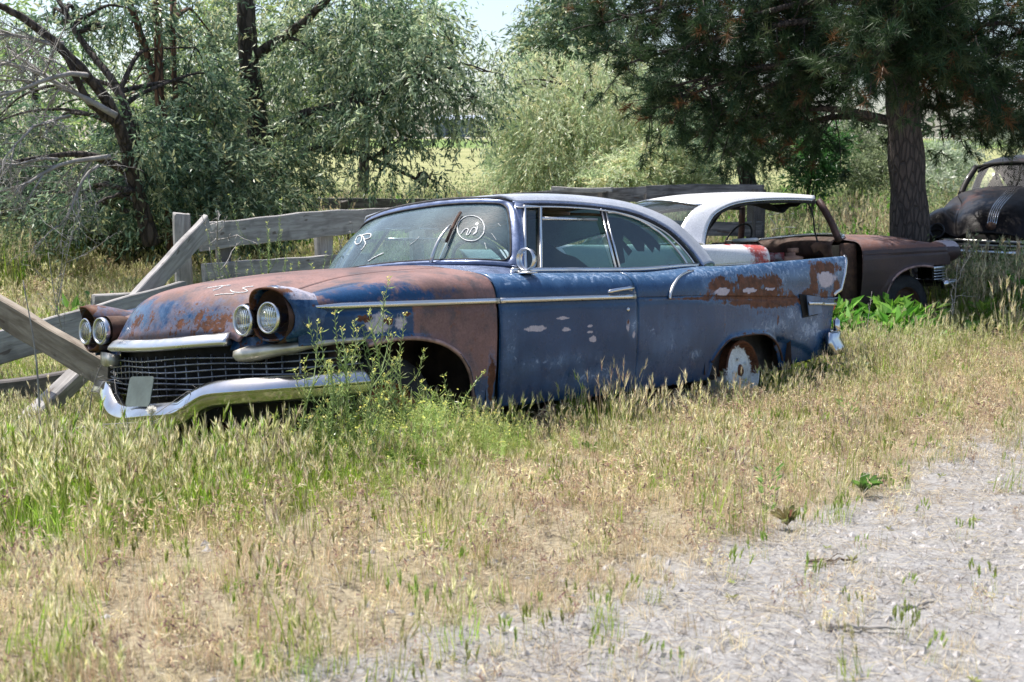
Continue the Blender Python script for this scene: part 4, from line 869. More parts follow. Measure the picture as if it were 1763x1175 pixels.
# ------------------------------------------------------------------ black round-bodied sedan in the shade of the pine
BK = empty('vintage_car', (6.26, 14.62, -.06), (0, 0, math.atan2(-.83, -.55)),
    label='black round-bodied sedan with striped chrome hood ornament in the shade right of the pine', cat='car', group='abandoned cars')
def black_car(root):
    bk = M['blackcar']
    fk = fields_const(brown=lambda V: .28 + .30 * blobs(V[:, 0], V[:, 1], [(-1.2, .3, .3, .3), (-.2, -.4, .3, .2), (.1, .5, .2, .2)]), rust=.18, haze=.2)
    XS = [.86, .80, .65, .3, -.3, -.62]
    S_ = np.array([[(0,.72),(.15,.71),(.26,.70),(.40,.66),(.60,.74),(.70,.70),(.74,.58),(.74,.45)],
      [(0,.82),(.16,.81),(.28,.77),(.42,.70),(.62,.82),(.78,.74),(.81,.56),(.80,.38)],
      [(0,.965),(.2,.945),(.36,.88),(.46,.82),(.64,.945),(.83,.83),(.87,.60),(.86,.34)],
      [(0,1.08),(.25,1.06),(.42,.98),(.52,.91),(.69,.985),(.87,.87),(.91,.62),(.89,.32)],
      [(0,1.19),(.3,1.17),(.52,1.09),(.61,1.00),(.74,.985),(.90,.87),(.94,.62),(.92,.30)],
      [(0,1.25),(.35,1.23),(.64,1.16),(.74,1.10),(.83,1.02),(.92,.88),(.95,.62),(.93,.30)]])
    X = xs_between(-.62, .86); S = herm(XS, S_, X); out = np.stack([crom(q, 6) for q in S]); Xg = np.repeat(X[:, None], out.shape[1], 1)
    P = np.stack([Xg, out[..., 0], out[..., 1]], -1); 
    for s in (1, -1):
        v, f = grid(P[:, 17:], flip=True); 
        if s < 0: v, f = mir((v, f))
        mesh('front_fender', v, f, bk, root, attrs=fk(v)).modifiers.new('thickness', 'SOLIDIFY').thickness = .008
        v, f = lathe([(-.12, .06), (-.02, .085), (-.005, .095), (.01, .095), (.014, .082), (.004, .075), (-.04, .06)], 28, 0, (.86, s * .62, .735)); mesh('headlight_ring', v, f, M['dark_ring'], root)
        v, f = lathe([(-.02, .001), (.0, .074)], 24, 0, (.85, s * .62, .735)); mesh('lamp_socket', v, f, M['black'], root)
        XX = [-.62, -1.2, -2.4, -3.2, -3.9, -4.3]
        T_ = np.array([[(.74,1.10),(.83,1.02),(.92,.88),(.95,.62),(.93,.30)], [(.76,1.10),(.84,1.02),(.93,.88),(.95,.62),(.93,.30)], [(.76,1.10),(.84,1.02),(.93,.88),(.95,.62),(.93,.30)], [(.70,1.08),(.82,1.0),(.93,.86),(.95,.6),(.92,.32)], [(.55,.98),(.72,.93),(.86,.8),(.88,.58),(.85,.36)], [(.35,.75),(.55,.72),(.70,.66),(.72,.55),(.70,.42)]])
        X = xs_between(-4.3, -.63); q = np.stack([crom(a, 5) for a in herm(XX, T_, X)]); G = np.stack([np.repeat(X[:, None], q.shape[1], 1), q[..., 0], q[..., 1]], -1); v, f = grid(G, flip=True)
        if s < 0: v, f = mir((v, f))
        mesh('body_side', v, f, bk, root, attrs=fk(v)).modifiers.new('thickness', 'SOLIDIFY').thickness = .01
        for P_, w_ in (([(-.66, s * .70, 1.12), (-.80, s * .66, 1.30), (-1.0, s * .59, 1.50)], .075), ([(-1.75, s * .76, 1.08), (-1.77, s * .70, 1.32), (-1.80, s * .60, 1.54)], .09), ([(-.98, s * .765, 1.1), (-1.10, s * .70, 1.30), (-1.16, s * .62, 1.50)], .02)):
            mesh('roof_pillar', *sweep(crom(P_, 4), rectp(w_, .05, .3), up=(1, 0, 0)), bk, root)
        wheel(root, .0, s * .74, .30, M['rust_dark'], True, s)
    Hh = P[:, :18]; Hr = Hh.copy(); Hr[..., 1] *= -1; G = np.concatenate([Hr[:, ::-1], Hh[:, 1:]], 1); v, f = grid(G, flip=True); mesh('hood', v, f, bk, root, attrs=fk(v)).modifiers.new('thickness', 'SOLIDIFY').thickness = .01
    # ribbed chrome strip down the hood
    hs = empty('hood_ornament', (0, 0, 0)); hs.parent = root
    zc = lambda x: herm(XS, S_[:, 0, 1], np.array(x))
    for k in (-2, -1, 0, 1, 2):
        X = np.linspace(-.45, .80, 26); y = k * np.interp(X, [-.45, .8], [.030, .024]); Pz = np.stack([X, y, zc(X) + .008 - np.abs(y)**2 * 1.2], 1); mesh('chrome_rib', *tube(Pz, .0085, 6), M['chrome'], hs)
    mesh('nose_badge', *lathe([(-.02, .05), (.0, .06), (.02, .04), (.03, .001)], 18, 0, (.83, 0, .80)), M['rust_dark'], root)
    # roof, from drip rail over the crown
    t_ = np.linspace(0, 1, 26); rows = []
    for t in t_:
        x = -.92 - 2.5 * t; zc_ = np.interp(t, [0, .12, .3, .5, .7, .85, 1], [1.555, 1.625, 1.665, 1.66, 1.55, 1.36, 1.10]); h = np.interp(t, [0, .6, 1], [.10, .16, .06])
        w_ = np.interp(t, [0, .15, .5, .8, 1], [.56, .61, .62, .60, .54]); zz = np.array([0, -.008, -.03, -.075, -.15]) * h / .12; yy = np.array([0, .3, .6, .86, 1.0]) * w_
        c = crom(np.stack([np.full(5, x), yy, zc_ + zz], 1), 5); rows.append(np.concatenate([c[::-1] * [1, -1, 1], c[1:]]))
    v, f = grid(np.array(rows), flip=True); mesh('roof', v, f, bk, root, attrs=fk(v)).modifiers.new('thickness', 'SOLIDIFY').thickness = .02
    for s in (1, -1):
        A = np.array([(-2.45, s * .60, 1.44), (-2.75, s * .60, 1.30), (-3.1, s * .58, 1.12)]); B = np.array([(-2.35, s * .76, 1.08), (-2.75, s * .75, 1.08), (-3.1, s * .70, 1.06)]); mesh('quarter_pillar', *grid(np.stack([A, B]), flip=s > 0), bk, root, attrs=fk(np.concatenate([A, B])))
    # windshield in two panes with a chrome sill and a centre bar
    W_ = Surf(full(np.array([(-.70, .66, 1.165), (-.62, .4, 1.21), (-.60, .2, 1.235), (-.60, 0, 1.245)])), full(np.array([(-1.0, .57, 1.49), (-.95, .4, 1.525), (-.93, .2, 1.545), (-.925, 0, 1.55)])), .01)
    mesh('windshield', *grid(W_.grid(30, 6, 0, 0, 1, 0, 1)), M['glass_clear'], root)
    u = np.linspace(0, 1, 40); mesh('windshield_sill', *sweep(W_.at(u, np.zeros(40), np.full(40, .01)), circ(.011, 6)), M['chrome_dull'], root); mesh('header', *sweep(W_.at(u, np.ones(40), np.full(40, .0)), circ(.03, 6)), M['black'], root)
    mesh('centre_bar', *tube(W_.at(np.full(6, .5), np.linspace(0, 1, 6), np.full(6, .0)), .012, 6), M['black'], root)
    st = empty('steering_wheel', (-1.05, .36, 1.20)); st.parent = root; mesh('wheel_rim', *torus_ring((0, 0, 0), (-.85, 0, .45), .215, .011, 36), M['rubber'], st); mesh('spokes', *join([tube([(0, -.2, 0), (0, .2, 0)], .009), tube([(0, 0, 0), (.25, 0, -.2)], .018)]), M['rubber'], st)
    mesh('front_seat', *box((-1.95, 0, .80), (.18, 1.3, .62), bev=.5), M['vinyl_dark'], root); mesh('floor_pan', *box((-2.0, 0, .34), (3.6, 1.6, .05)), M['black'], root); mesh('sun_visor', *box((-1.03, 0, 1.50), (.16, .95, .015)), M['black'], root)
    Pb = crom([(.62, .92, .50), (.86, .86, .50), (1.0, .6, .50), (1.04, 0, .50), (1.0, -.6, .50), (.86, -.86, .50), (.62, -.92, .50)], 6); v, f = sweep(Pb, np.array([(-.02, .08), (.01, .075), (.03, .03), (.03, -.03), (.01, -.075), (-.02, -.08)])); mesh('front_bumper', v, f, M['chrome'], root)
    for z in (.58, .63): mesh('grille_bar', *sweep(crom([(.80, .6, z), (.88, .3, z), (.90, 0, z), (.88, -.3, z), (.80, -.6, z)], 5), circ(.016, 6)), M['chrome_dull'], root)
    mesh('grille_backing', *box((.72, 0, .55), (.03, 1.3, .30)), M['black'], root)
black_car(BK)
# ------------------------------------------------------------------ ground
def smn(t): return t * t * (3 - 2 * t)
_g = np.random.default_rng(3); _gn = _g.normal(size=(24, 2)); _gp = _g.uniform(0, 6.28, 24)
def wob(x, y, f=1., k0=0):
    r = 0
    for i in range(8): q = _gn[i + k0] * f * (1 + .35 * i); r = r + np.sin(q[0] * x + q[1] * y + _gp[i + k0]) / (1 + .5 * i)
    return r / 3
def gz(x, y):
    x = np.asarray(x, float); y = np.asarray(y, float)
    z = herm([-8, 1, 2, 3, 4, 5, 6, 7, 8, 9.5, 12, 15, 20, 30, 60, 200, 900], np.array([.5, .5, .50, .47, .39, .30, .19, .08, 0, -.13, -.28, -.25, -.12, .05, .5, 4.2, 9.]), y)
    s = smn(np.clip((x - 4) / 4, 0, 1)) * np.clip((y - 9) / 3, 0, 1) * np.clip((40 - y) / 15, 0, 1)
    return z + .2 * s - .13 * smn(np.clip((-x - .3) / 1.1, 0, 1)) * smn(np.clip((y - 3.2) / 1.2, 0, 1)) * smn(np.clip((10 - y) / 3, 0, 1))
def gzn(x, y):
    near = np.clip((40 - y) / 20, 0, 1)
    return gz(x, y) + near * (.012 * wob(x, y, 2.2) + .006 * wob(x, y, 9, 8)) + .004 * near * wob(x, y, 23, 12)
DB = np.array([(-8, -4), (-3, .5), (-1.2, 1.7), (-.48, 2.45), (-.31, 2.6), (.03, 2.78), (.33, 2.95), (.72, 3.30), (1.3, 4.12), (1.95, 4.86), (2.66, 5.8), (4, 7.5), (7, 11.5), (20, 26)])
GB = np.array([(-9, 2.6), (-1.61, 3.56), (-1.28, 3.85), (-.83, 4.13), (-.41, 4.44), (.06, 5.6), (1.14, 6.75), (2.49, 8.2), (5.54, 11.6), (14, 20)])
def dirt(x, y): return np.clip(.5 + (np.interp(x, DB[:, 0], DB[:, 1]) - y + .30 * wob(x, y, 1.7, 4)) / .85, 0, 1)
def green(x, y): return np.clip(.5 + (y - np.interp(x, GB[:, 0], GB[:, 1]) + .35 * wob(x, y, 1.3, 2)) / .9, 0, 1)
def lines(segs):
    o = []
    for a, b, s in segs: o += list(np.arange(a, b, s))
    return np.array(o + [segs[-1][1]])
gx = lines([(-400, -60, 20), (-60, -16, 2.), (-16, -5, .25), (-5, 7, .05), (7, 18, .25), (18, 60, 2.), (60, 420, 20)]); gy = lines([(-8, 2, .5), (2, 11, .05), (11, 24, .2), (24, 60, 1.), (60, 900, 12)])
XX, YY = np.meshgrid(gx, gy, indexing='ij'); G = np.stack([XX, YY, gzn(XX, YY)], -1); v, f = grid(G)
def ground_mat():
    m, t, b = newmat('dry_soil_and_field'); n = N(t); o = n.obj()
    d = n.attr('dirt'); g = n.attr('green'); fld = n.attr('field')
    fine = n.noise(55, 8, .7); med = n.noise(7, 6, .65); tiny = n.noise(260, 4, .6)
    soil = n.mix(n.ramp(fine, .3, .7), (.27, .262, .255), (.43, .422, .415))
    soil = n.mix(n.ramp(n.noise(1.6, 5), .35, .7), soil, n.mix(n.ramp(fine, .35, .7), (.27, .262, .255), (.43, .422, .418)))
    soil = n.mix(n.ramp(tiny, .62, .72), soil, (.15, .135, .12))
    soil = n.mix(n.math('MULTIPLY', n.ramp(n.noise(4.2, 7, .75, dist=.6), .52, .66), .65), soil, n.mix(n.ramp(fine, .35, .65), (.13, .115, .10), (.33, .30, .265)))
    soil = n.mix(n.math('MULTIPLY', n.ramp(n.noise(130, 5, .8), .50, .64), .55), soil, (.22, .205, .19))
    thatch = n.mix(n.ramp(fine, .35, .65), (.20, .165, .11), (.42, .36, .25))
    thatch = n.mix(n.math('MULTIPLY', g, n.ramp(med, .3, .7, .4, .9)), thatch, (.10, .12, .035))
    dm = n.ramp(n.math('ADD', d, n.math('ADD', n.math('MULTIPLY', n.math('SUBTRACT', med, .5), .8), n.math('MULTIPLY', n.math('SUBTRACT', n.noise(1.9, 5, .7), .5), .8))), .22, .60)
    near = n.mix(dm, thatch, soil)
    rows = n.noise(1, 5, .6, n.scaled((.03, .9, 1), rot=(0, 0, .06))); rough = n.noise(1.2, 6, .7)
    hay = n.mix(n.ramp(rows, .38, .62), (.20, .215, .085), (.34, .33, .165)); hay = n.mix(n.math('MULTIPLY', n.ramp(rough, .4, .7), .45), hay, (.22, .24, .08))
    sep = n.node('ShaderNodeSeparateXYZ'); n.put(sep.inputs[0], o); Y = n.math('ADD', sep.outputs[1], n.math('MULTIPLY', n.math('SUBTRACT', n.noise(.05, 3), .5), 26))
    strip = n.math('MULTIPLY', n.ramp(Y, 112, 122), n.ramp(Y, 150, 160, 1, 0)); hay = n.mix(strip, hay, (.14, .21, .055))
    gr0 = n.math('MULTIPLY', n.ramp(Y, 30, 42, 1, 0), .8); hay = n.mix(gr0, hay, (.16, .22, .05))
    n.put(b.inputs['Base Color'], n.mix(fld, near, hay)); b.inputs['Roughness'].default_value = .95; b.inputs['Specular IOR Level'].default_value = .2
    h = n.math('ADD', n.math('MULTIPLY', med, .6), n.math('ADD', n.math('MULTIPLY', fine, .5), n.math('MULTIPLY', tiny, .30)))
    n.put(b.inputs['Normal'], n.bump(h, .8, .03)); return m
M['ground'] = ground_mat()
mesh('ground', v, f, M['ground'], attrs=dict(dirt=dirt(XX, YY), green=green(XX, YY), field=sm(YY, 24, 34)), kind='structure')
# a pale road far beyond the field
yy = np.array([168., 176.]); xx = np.linspace(-120, 160, 30); P = np.array([[(a, b, gz(a, b) + .05) for b in yy] for a in xx]); mesh('road', *grid(P), simple('pale_road', (.42, .40, .39), .9), kind='structure')

# ------------------------------------------------------------------ fences, planks, building
def wood(name, a, b, grain=(3, 26, 26), dark=.25):
    m, t, bs = newmat(name); n = N(t)
    g = n.noise(1, 6, .65, n.scaled(grain), .6); g2 = n.noise(5, 5); crk = n.noise(1, 5, .7, n.scaled((2.2, 60, 60)), .4); kn = n.noise(6, 2, .4, n.scaled((1, 2.5, 2.5)))
    c = n.mix(n.ramp(g, .3, .7), a, b); c = n.mix(n.math('MULTIPLY', n.ramp(g2, .5, .75), .5), c, tuple(x * .45 for x in a)); c = n.mix(n.ramp(crk, .66, .72), c, tuple(x * .15 for x in a)); c = n.mix(n.math('MULTIPLY', n.ramp(kn, .70, .76), .7), c, (.07, .045, .03))
    n.put(bs.inputs['Base Color'], c); bs.inputs['Roughness'].default_value = .85; bs.inputs['Specular IOR Level'].default_value = .25
    n.put(bs.inputs['Normal'], n.bump(n.math('SUBTRACT', g, n.math('MULTIPLY', n.ramp(crk, .62, .72), .8)), .5, .008)); return m
M['wood_grey'] = wood('weathered_grey_wood', (.24, .225, .215), (.44, .42, .40)); M['wood_dark'] = wood('dark_old_wood', (.085, .075, .07), (.17, .155, .145)); M['wood_brown'] = wood('brown_weathered_wood', (.15, .12, .09), (.30, .26, .21))
M['wood_black'] = wood('tarred_wood', (.07, .068, .07), (.22, .215, .22))
def board_geo(p0, p1, w, t, up=(0, 0, 1), n=22, seed=0, warp=.012, taper=0.):
    """a plank as a box mesh along local X with worn, slightly wavy edges; returns verts in local axes, and the matrix"""
    p0 = np.array(p0, float); p1 = np.array(p1, float); L = np.linalg.norm(p1 - p0); r = np.random.default_rng(seed)
    x = np.linspace(0, L, n); ph = r.uniform(0, 6, 6)
    prof = rectp(t, w, .12)
    we = 1 + .05 * np.sin(x * 3.1 + ph[0]) + .03 * np.sin(x * 11 + ph[1]) - taper * x / L; cy = warp * np.sin(x / L * 3.14 + ph[2]); cz = warp * np.sin(x / L * 4 + ph[3])
    P = np.stack([np.stack([np.full(8, x[i]) + (r.normal(0, .012, 8) if i in (0, n - 1) else 0), prof[:, 0] + cy[i], prof[:, 1] * we[i] + cz[i]], 1) for i in range(n)])
    v, f = grid(P, close_v=True); f = f.tolist() + [list(range(8))[::-1], [(n - 1) * 8 + i for i in range(8)]]; 
    X = (p1 - p0) / L; Y = np.cross(np.array(up, float), X); Y /= np.linalg.norm(Y); Z = np.cross(X, Y)
    Mx = Matrix(((X[0], Y[0], Z[0], p0[0]), (X[1], Y[1], Z[1], p0[1]), (X[2], Y[2], Z[2], p0[2]), (0, 0, 0, 1)))
    return v, [q[::-1] for q in f], Mx
_bs = [0]
def board(name, p0, p1, w, t, mat, parent=None, up=(0, 0, 1), **k):
    _bs[0] += 1; kk = {a: k.pop(a) for a in ('warp', 'taper', 'n') if a in k}
    v, f, Mx = board_geo(p0, p1, w, t, up, seed=_bs[0], **kk); o = mesh(name, v, f, mat, parent, smooth=False, **k); o.matrix_local = Mx; return o
def post(name, x, y, top, w, mat, parent=None, lean=(0, 0), **k):
    z0 = float(gz(x, y)) - .25; return board(name, (x, y, z0), (x + lean[0], y + lean[1], top), w, w * .95, mat, parent, up=(.9, .44, 0), warp=.008, **k)
FA = empty('board_fence', (-2.8, 10.1, 0), label='grey weathered board fence with sunlit top edge behind the blue hood', cat='fence'); FA.location = (0, 0, 0)
dA = np.array([1.12, 1.9, 0]) / np.hypot(1.12, 1.9)
a0 = np.array((-2.74, 10.1, .90)); board('rail', a0, a0 + dA * 3.1 + np.array((0, 0, .02)), .25, .05, M['wood_grey'], FA); a0 = np.array((-2.74, 10.06, .55)); board('rail', a0 + dA * .02, a0 + dA * 2.4 + np.array((0, 0, -.06)), .20, .05, M['wood_grey'], FA)
a0 = np.array((-1.02, 13.0, .93)); board('rail', a0, a0 + dA * 2.6, .22, .05, M['wood_dark'], FA)
a0 = np.array((-2.72, 10.16, .28)); board('rail', a0, a0 + dA * 2.6, .18, .05, M['wood_dark'], FA)
post('post', -2.93, 10.22, 1.10, .135, M['wood_grey'], FA); post('post', -2.62, 10.42, .98, .12, M['wood_dark'], FA); post('post', -1.93, 11.78, .98, .16, M['wood_grey'], FA); post('post', -1.10, 13.2, 1.02, .15, M['wood_grey'], FA)
br = at(352, 400, 10.0); V, F_ = join([box((0, 0, 0), (.16, .015, .10), bev=.3), box((.15, 0, .02), (.16, .012, .06), bev=.3), box((-.06, -.01, -.04), (.05, .04, .06), bev=.3)]); o = mesh('hinge_bracket', V, F_, simple('flaking_white_iron', (.50, .46, .42), .7, .2, .5, 18, .4), FA, smooth=False); o.location = br - np.array((0, .06, .0)); o.rotation_euler = (0, R(-12), R(50))
FB = empty('board_fence', label='dark tarred board fence behind the white roofs, running to the right', cat='fence')
pb = [np.array(p) for p in ((-.25, 16.4, .97), (1.68, 14.3, 1.11), (2.95, 13.55, 1.17))]
board('rail', pb[0], pb[1], .18, .045, M['wood_black'], FB, n=30); board('rail', pb[1] + np.array((0, -.02, 0)), pb[2], .21, .045, M['wood_black'], FB)
board('rail', pb[0] - np.array((0, 0, .42)), pb[1] - np.array((0, 0, .42)), .18, .045, M['wood_black'], FB); board('rail', pb[1] - np.array((0, .02, .42)), pb[2] - np.array((0, 0, .42)), .18, .045, M['wood_black'], FB)
for x, y, t in ((.1, 16.05, 1.06), (1.2, 14.85, 1.16), (1.72, 14.36, 1.12), (2.90, 13.66, 1.20)): post('post', x, y, t, .17, M['wood_dark'], FB)
board('brace', (.55, 15.2, 1.15), (1.25, 14.5, 1.17), .06, .04, M['wood_grey'], FB)
FC = empty('rail_fence', label='shaded rail fence far left under the olive trees, with a tarred top board', cat='fence')
for z0, w_, m_ in ((.69, .18, 'wood_black'), (.28, .16, 'wood_dark'), (-.02, .16, 'wood_dark')):
    board('rail', (-9.4, 20.5, z0 - .12), (-4.6, 21.2, z0 + .02), w_, .04, M['wood_dark' if z0 < .6 else 'wood_grey'], FC, n=30); board('rail', (-4.7, 21.1, z0), (-.4, 20.2, z0 + .06), w_, .04, M[m_], FC, n=30)
for x in (-9.2, -7.6, -6.0, -4.65, -3.0, -1.5, -.4): post('post', x, 20.9 if x < -3 else 20.6, .76, .14, M['wood_dark'], FC)
# fallen planks at the left
def plank(p0, p1, w, t, mat, lab, **k): return board('wooden_plank', p0, p1, w, t, mat, label=lab, cat='plank', group='fallen planks beside the blue car', **k)
plank((-3.75, 7.25, .98), (-2.13, 5.97, .45), .17, .055, M['wood_brown'], 'long brown plank sloping down onto the right end of the bumper')
plank((-4.2, 7.0, .165), (-2.62, 9.1, .50), .24, .07, M['wood_grey'], 'wide grey beam behind the passenger side headlights', up=(0, .25, 1))
plank((-3.7, 6.75, .13), (-2.72, 7.05, .23), .14, .09, M['wood_dark'], 'low dark plank with a bright top edge near the grass')
plank((-2.72, 6.15, .12), (-2.36, 6.85, .55), .085, .12, M['wood_grey'], 'short leaning grey board under the passenger side headlamp')
plank((-2.62, 9.92, 1.02), (-3.0, 8.7, .38), .17, .06, M['wood_grey'], 'diagonal grey board leaning off the fence corner post')
plank((-3.35, 9.1, .46), (-2.62, 9.8, .47), .08, .08, M['wood_grey'], 'thin light rail lying behind the passenger fender')
bn = empty('metal_building', (-6, 200, 0), label='low grey metal building far beyond the hay field', cat='building')
mB = simple('grey_blue_cladding', (.20, .235, .29), .5, .2, .1, .4); mR = simple('pale_metal_roof', (.38, .42, .48), .4, .3, .1, .3)
zb = float(gz(0, 200)); V, F_ = box((0, 0, zb + 1.3), (14, 10, 3.0), bev=.01); mesh('wall', V, F_, mB, bn, smooth=False)
P = np.array([[(x, y, zb + 2.8 + .9 * (1 - abs(y) / 5.4)) for y in (-5.4, 0, 5.4)] for x in (-7.4, 7.4)]); mesh('roof', *grid(P), mR, bn, smooth=False)
for x in (-4, 0.5, 4.5): V, F_ = box((x, -5.03, zb + .9), (2.2, .08, 2.1), bev=.02); mesh('door', V, F_, simple('dark_doorway', (.06, .07, .09), .5), bn, smooth=False)
# ------------------------------------------------------------------ foliage
def leafmat(name, tr=.45, rough=.5, var=.35, spec=.4):
    m, t, b = newmat(name); n = N(t); t.nodes.remove(b)
    c = n.attr('col', 'Color'); oi = n.node('ShaderNodeObjectInfo').outputs['Random']
    hs = n.node('ShaderNodeHueSaturation'); n.put(hs.inputs['Color'], c); n.put(hs.inputs['Value'], n.ramp(oi, 0, 1, 1 - var, 1 + var)); n.put(hs.inputs['Hue'], n.ramp(oi, 0, 1, .485, .515)); c = hs.outputs[0]
    p = n.node('ShaderNodeBsdfPrincipled'); n.put(p.inputs['Base Color'], c); p.inputs['Roughness'].default_value = rough; p.inputs['Specular IOR Level'].default_value = spec
    tl = n.node('ShaderNodeBsdfTranslucent'); n.put(tl.inputs[0], c); a = n.node('ShaderNodeMixShader'); a.inputs[0].default_value = tr; n.put(a.inputs[1], p.outputs[0]); n.put(a.inputs[2], tl.outputs[0])
    t.links.new(a.outputs[0], t.nodes['Material Output'].inputs[0]); return m
M['leaf'] = leafmat('tree_leaf', .50, .34, 0.0, .6); M['grassblade'] = leafmat('grass_blade', .5, .6, .22, .25); M['needle'] = leafmat('pine_needle', .30, .5, 0., .3)
def barkmat(name, a, b_, sc=9):
    m, t, b = newmat(name); n = N(t); g = n.noise(1, 6, .7, n.scaled((sc, sc, sc * .22)), .8); v_ = n.node('ShaderNodeTexVoronoi', feature='DISTANCE_TO_EDGE'); v_.inputs['Scale'].default_value = 1; n.put(v_.inputs[0], n.scaled((sc * 1.3, sc * 1.3, sc * .35)))
    e = n.ramp(v_.outputs[0], 0, .16); n.put(b.inputs['Base Color'], n.mix(n.math('MULTIPLY', e, n.ramp(g, .25, .7)), a, b_)); b.inputs['Roughness'].default_value = .9; n.put(b.inputs['Normal'], n.bump(n.math('ADD', e, g), .9, .03)); return m
M['bark'] = barkmat('dark_bark', (.030, .022, .017), (.11, .085, .07)); M['bark_pine'] = barkmat('plated_pine_bark', (.060, .048, .042), (.13, .10, .085), 15); M['dead'] = simple('dead_grey_twig', (.30, .28, .26), .9, 0, .25, 12); M['bark_red'] = barkmat('red_brown_bark', (.05, .03, .02), (.22, .11, .06))
def cards(C, D, L, W, colr, nrm=None, kink=.15):
    """diamond leaves: centre-base C, direction D (unit), length L, width W"""
    n = len(C); r = rng.normal(size=(n, 3)) if nrm is None else nrm; S = np.cross(D, r); S /= np.linalg.norm(S, axis=1, keepdims=True) + 1e-9
    L = np.broadcast_to(L, n)[:, None]; W = np.broadcast_to(W, n)[:, None]; U = np.cross(S, D)
    V = np.stack([C, C + D * L * .45 + S * W / 2 + U * L * kink * .5, C + D * L + U * L * 0, C + D * L * .45 - S * W / 2 + U * L * kink * .5], 1).reshape(-1, 3)
    F = np.arange(n * 4).reshape(n, 4); return V, F, np.repeat(colr, 4, 0)
def unit(v): return v / (np.linalg.norm(v, axis=-1, keepdims=True) + 1e-9)
def sprays(clumps, L, W, per, droop, cols, slen=.5, shell=.5, dens=1.):
    """clumps: (centre, radii, n). returns leaf mesh arrays and the spray roots"""
    Cs, Ds, Ls, cc, roots = [], [], [], [], []
    cols = np.array(cols)
    for c, rad, n in clumps:
        n = int(n * dens); c = np.array(c, float); rad = np.broadcast_to(rad, 3)
        d = unit(rng.normal(size=(n, 3))); r = shell + (1 - shell) * rng.random((n, 1))**.7; lump = 1 + .22 * np.sin(d[:, :1] * 7 + c[0] * 3) * np.cos(d[:, 2:] * 6 + c[1])
        p = c + d * rad * r * lump; out = unit(d * [1, 1, .6] + rng.normal(size=(n, 3)) * .45 + np.array([0, 0, -droop])); roots.append(p)
        tone = rng.normal(0, .12, (n, 1)); ci = rng.integers(0, len(cols), n)
        for k in range(per):
            t = (k + rng.random((n, 1))) / per; sl = slen * (.6 + .8 * rng.random((n, 1)))
            q = p + out * sl * t + np.array([0, 0, -1.]) * (droop * .6 * sl * t * t)
            dd = unit(out * .7 + rng.normal(size=(n, 3)) * .55 + np.array([0, 0, -droop * .7])); Cs.append(q); Ds.append(dd); Ls.append(L * (.6 + .7 * rng.random(n)))
            base = cols[np.where(rng.random(n) < .75, ci, rng.integers(0, len(cols), n))]; cc.append(np.clip(base * (1 + tone + rng.normal(0, .10, (n, 1))), .003, 1))
    C = np.concatenate(Cs); Ld = np.concatenate(Ls); V, F, K = cards(C, np.concatenate(Ds), Ld, Ld * W, np.concatenate(cc)); return V, F, K, np.concatenate(roots)
def limb(pts, r0, r1, n=6, seg=5, rough=.0):
    P = crom(np.array(pts, float), seg)
    if rough: P[1:-1] += rng.normal(0, rough, P[1:-1].shape)
    t = np.linspace(0, 1, len(P)); return tube(P, r0 + (r1 - r0) * t**.8, n, up=(.31, .95, .1))
def gnarl(p0, p1, bend=.15):
    p0, p1 = np.array(p0, float), np.array(p1, float); L = np.linalg.norm(p1 - p0); k = [p0]
    for t in (.33, .66): k.append(p0 + (p1 - p0) * t + rng.normal(0, bend * L * .35, 3) + np.array([0, 0, bend * L * .5]))
    return k + [p1]
def tree(name, lab, cat, trunks, clumps, leaf, bark='bark', grp=None, limbs=2, twigs=60, extra=None, loc=None, mat='leaf', dead=None, trunk_parts='trunk'):
    base = np.array(trunks[0][0][0]) if loc is None else np.array(loc); root = empty(name, tuple(base), label=lab, cat=cat, group=grp)
    V, F, K, roots = sprays(clumps, **leaf); mesh('crown', V - base, F, M[mat], root, smooth=False, col=K)
    parts = [limb(p, a, b, 9, 6, .006) for p, a, b in trunks]
    tp = np.concatenate([crom(np.array(p, float), 6) for p, a, b in trunks])
    for c, rad, n in clumps:
        c = np.array(c, float)
        for _ in range(limbs):
            tgt = c + rng.normal(size=3) * np.array(np.broadcast_to(rad, 3)) * .4; low = tp[tp[:, 2] < tgt[2] + .3]; low = tp if len(low) == 0 else low; s = low[np.argmin(np.linalg.norm(low - tgt, axis=1) + rng.random(len(low)) * .8)]
            parts.append(limb(gnarl(s, tgt), .035 + .012 * rng.random(), .010, 5, 4))
            for _ in range(twigs // (limbs * len(clumps)) + 1): q = roots[rng.integers(len(roots))]; q = roots[np.argmin(np.linalg.norm(roots - (c + rng.normal(size=3) * np.array(np.broadcast_to(rad, 3)) * .7), axis=1))]; parts.append(limb(gnarl(tgt, q, .1), .010, .004, 3, 2))
    v, f = join(parts); mesh(trunk_parts, v - base, f, M[bark], root)
    if dead: v, f = join(dead); mesh('dead_branches', v - base, f, M['dead'], root, label='bare grey branches')
    return root
OL = [(.13, .21, .12), (.21, .30, .18), (.42, .53, .35), (.07, .125, .07), (.46, .48, .25), (.10, .17, .09)]         # silvery olive greens
WL = [(.56, .66, .38), (.66, .72, .50), (.46, .57, .32), (.72, .70, .40), (.34, .46, .25)]
DK = [(.045, .085, .045), (.06, .11, .06), (.04, .07, .04)]
def A(px, py, D): return tuple(at(px, py, D))
lf = dict(L=.105, W=.26, per=14, droop=.45, cols=OL, slen=.45, shell=.35, dens=1.4)
def cl(px, py, D, rpx, rz, n, ry=None):
    m = D / 1973.5; return (A(px, py, D), (rpx * m, (ry or rpx) * m * .9, rz * m), n)
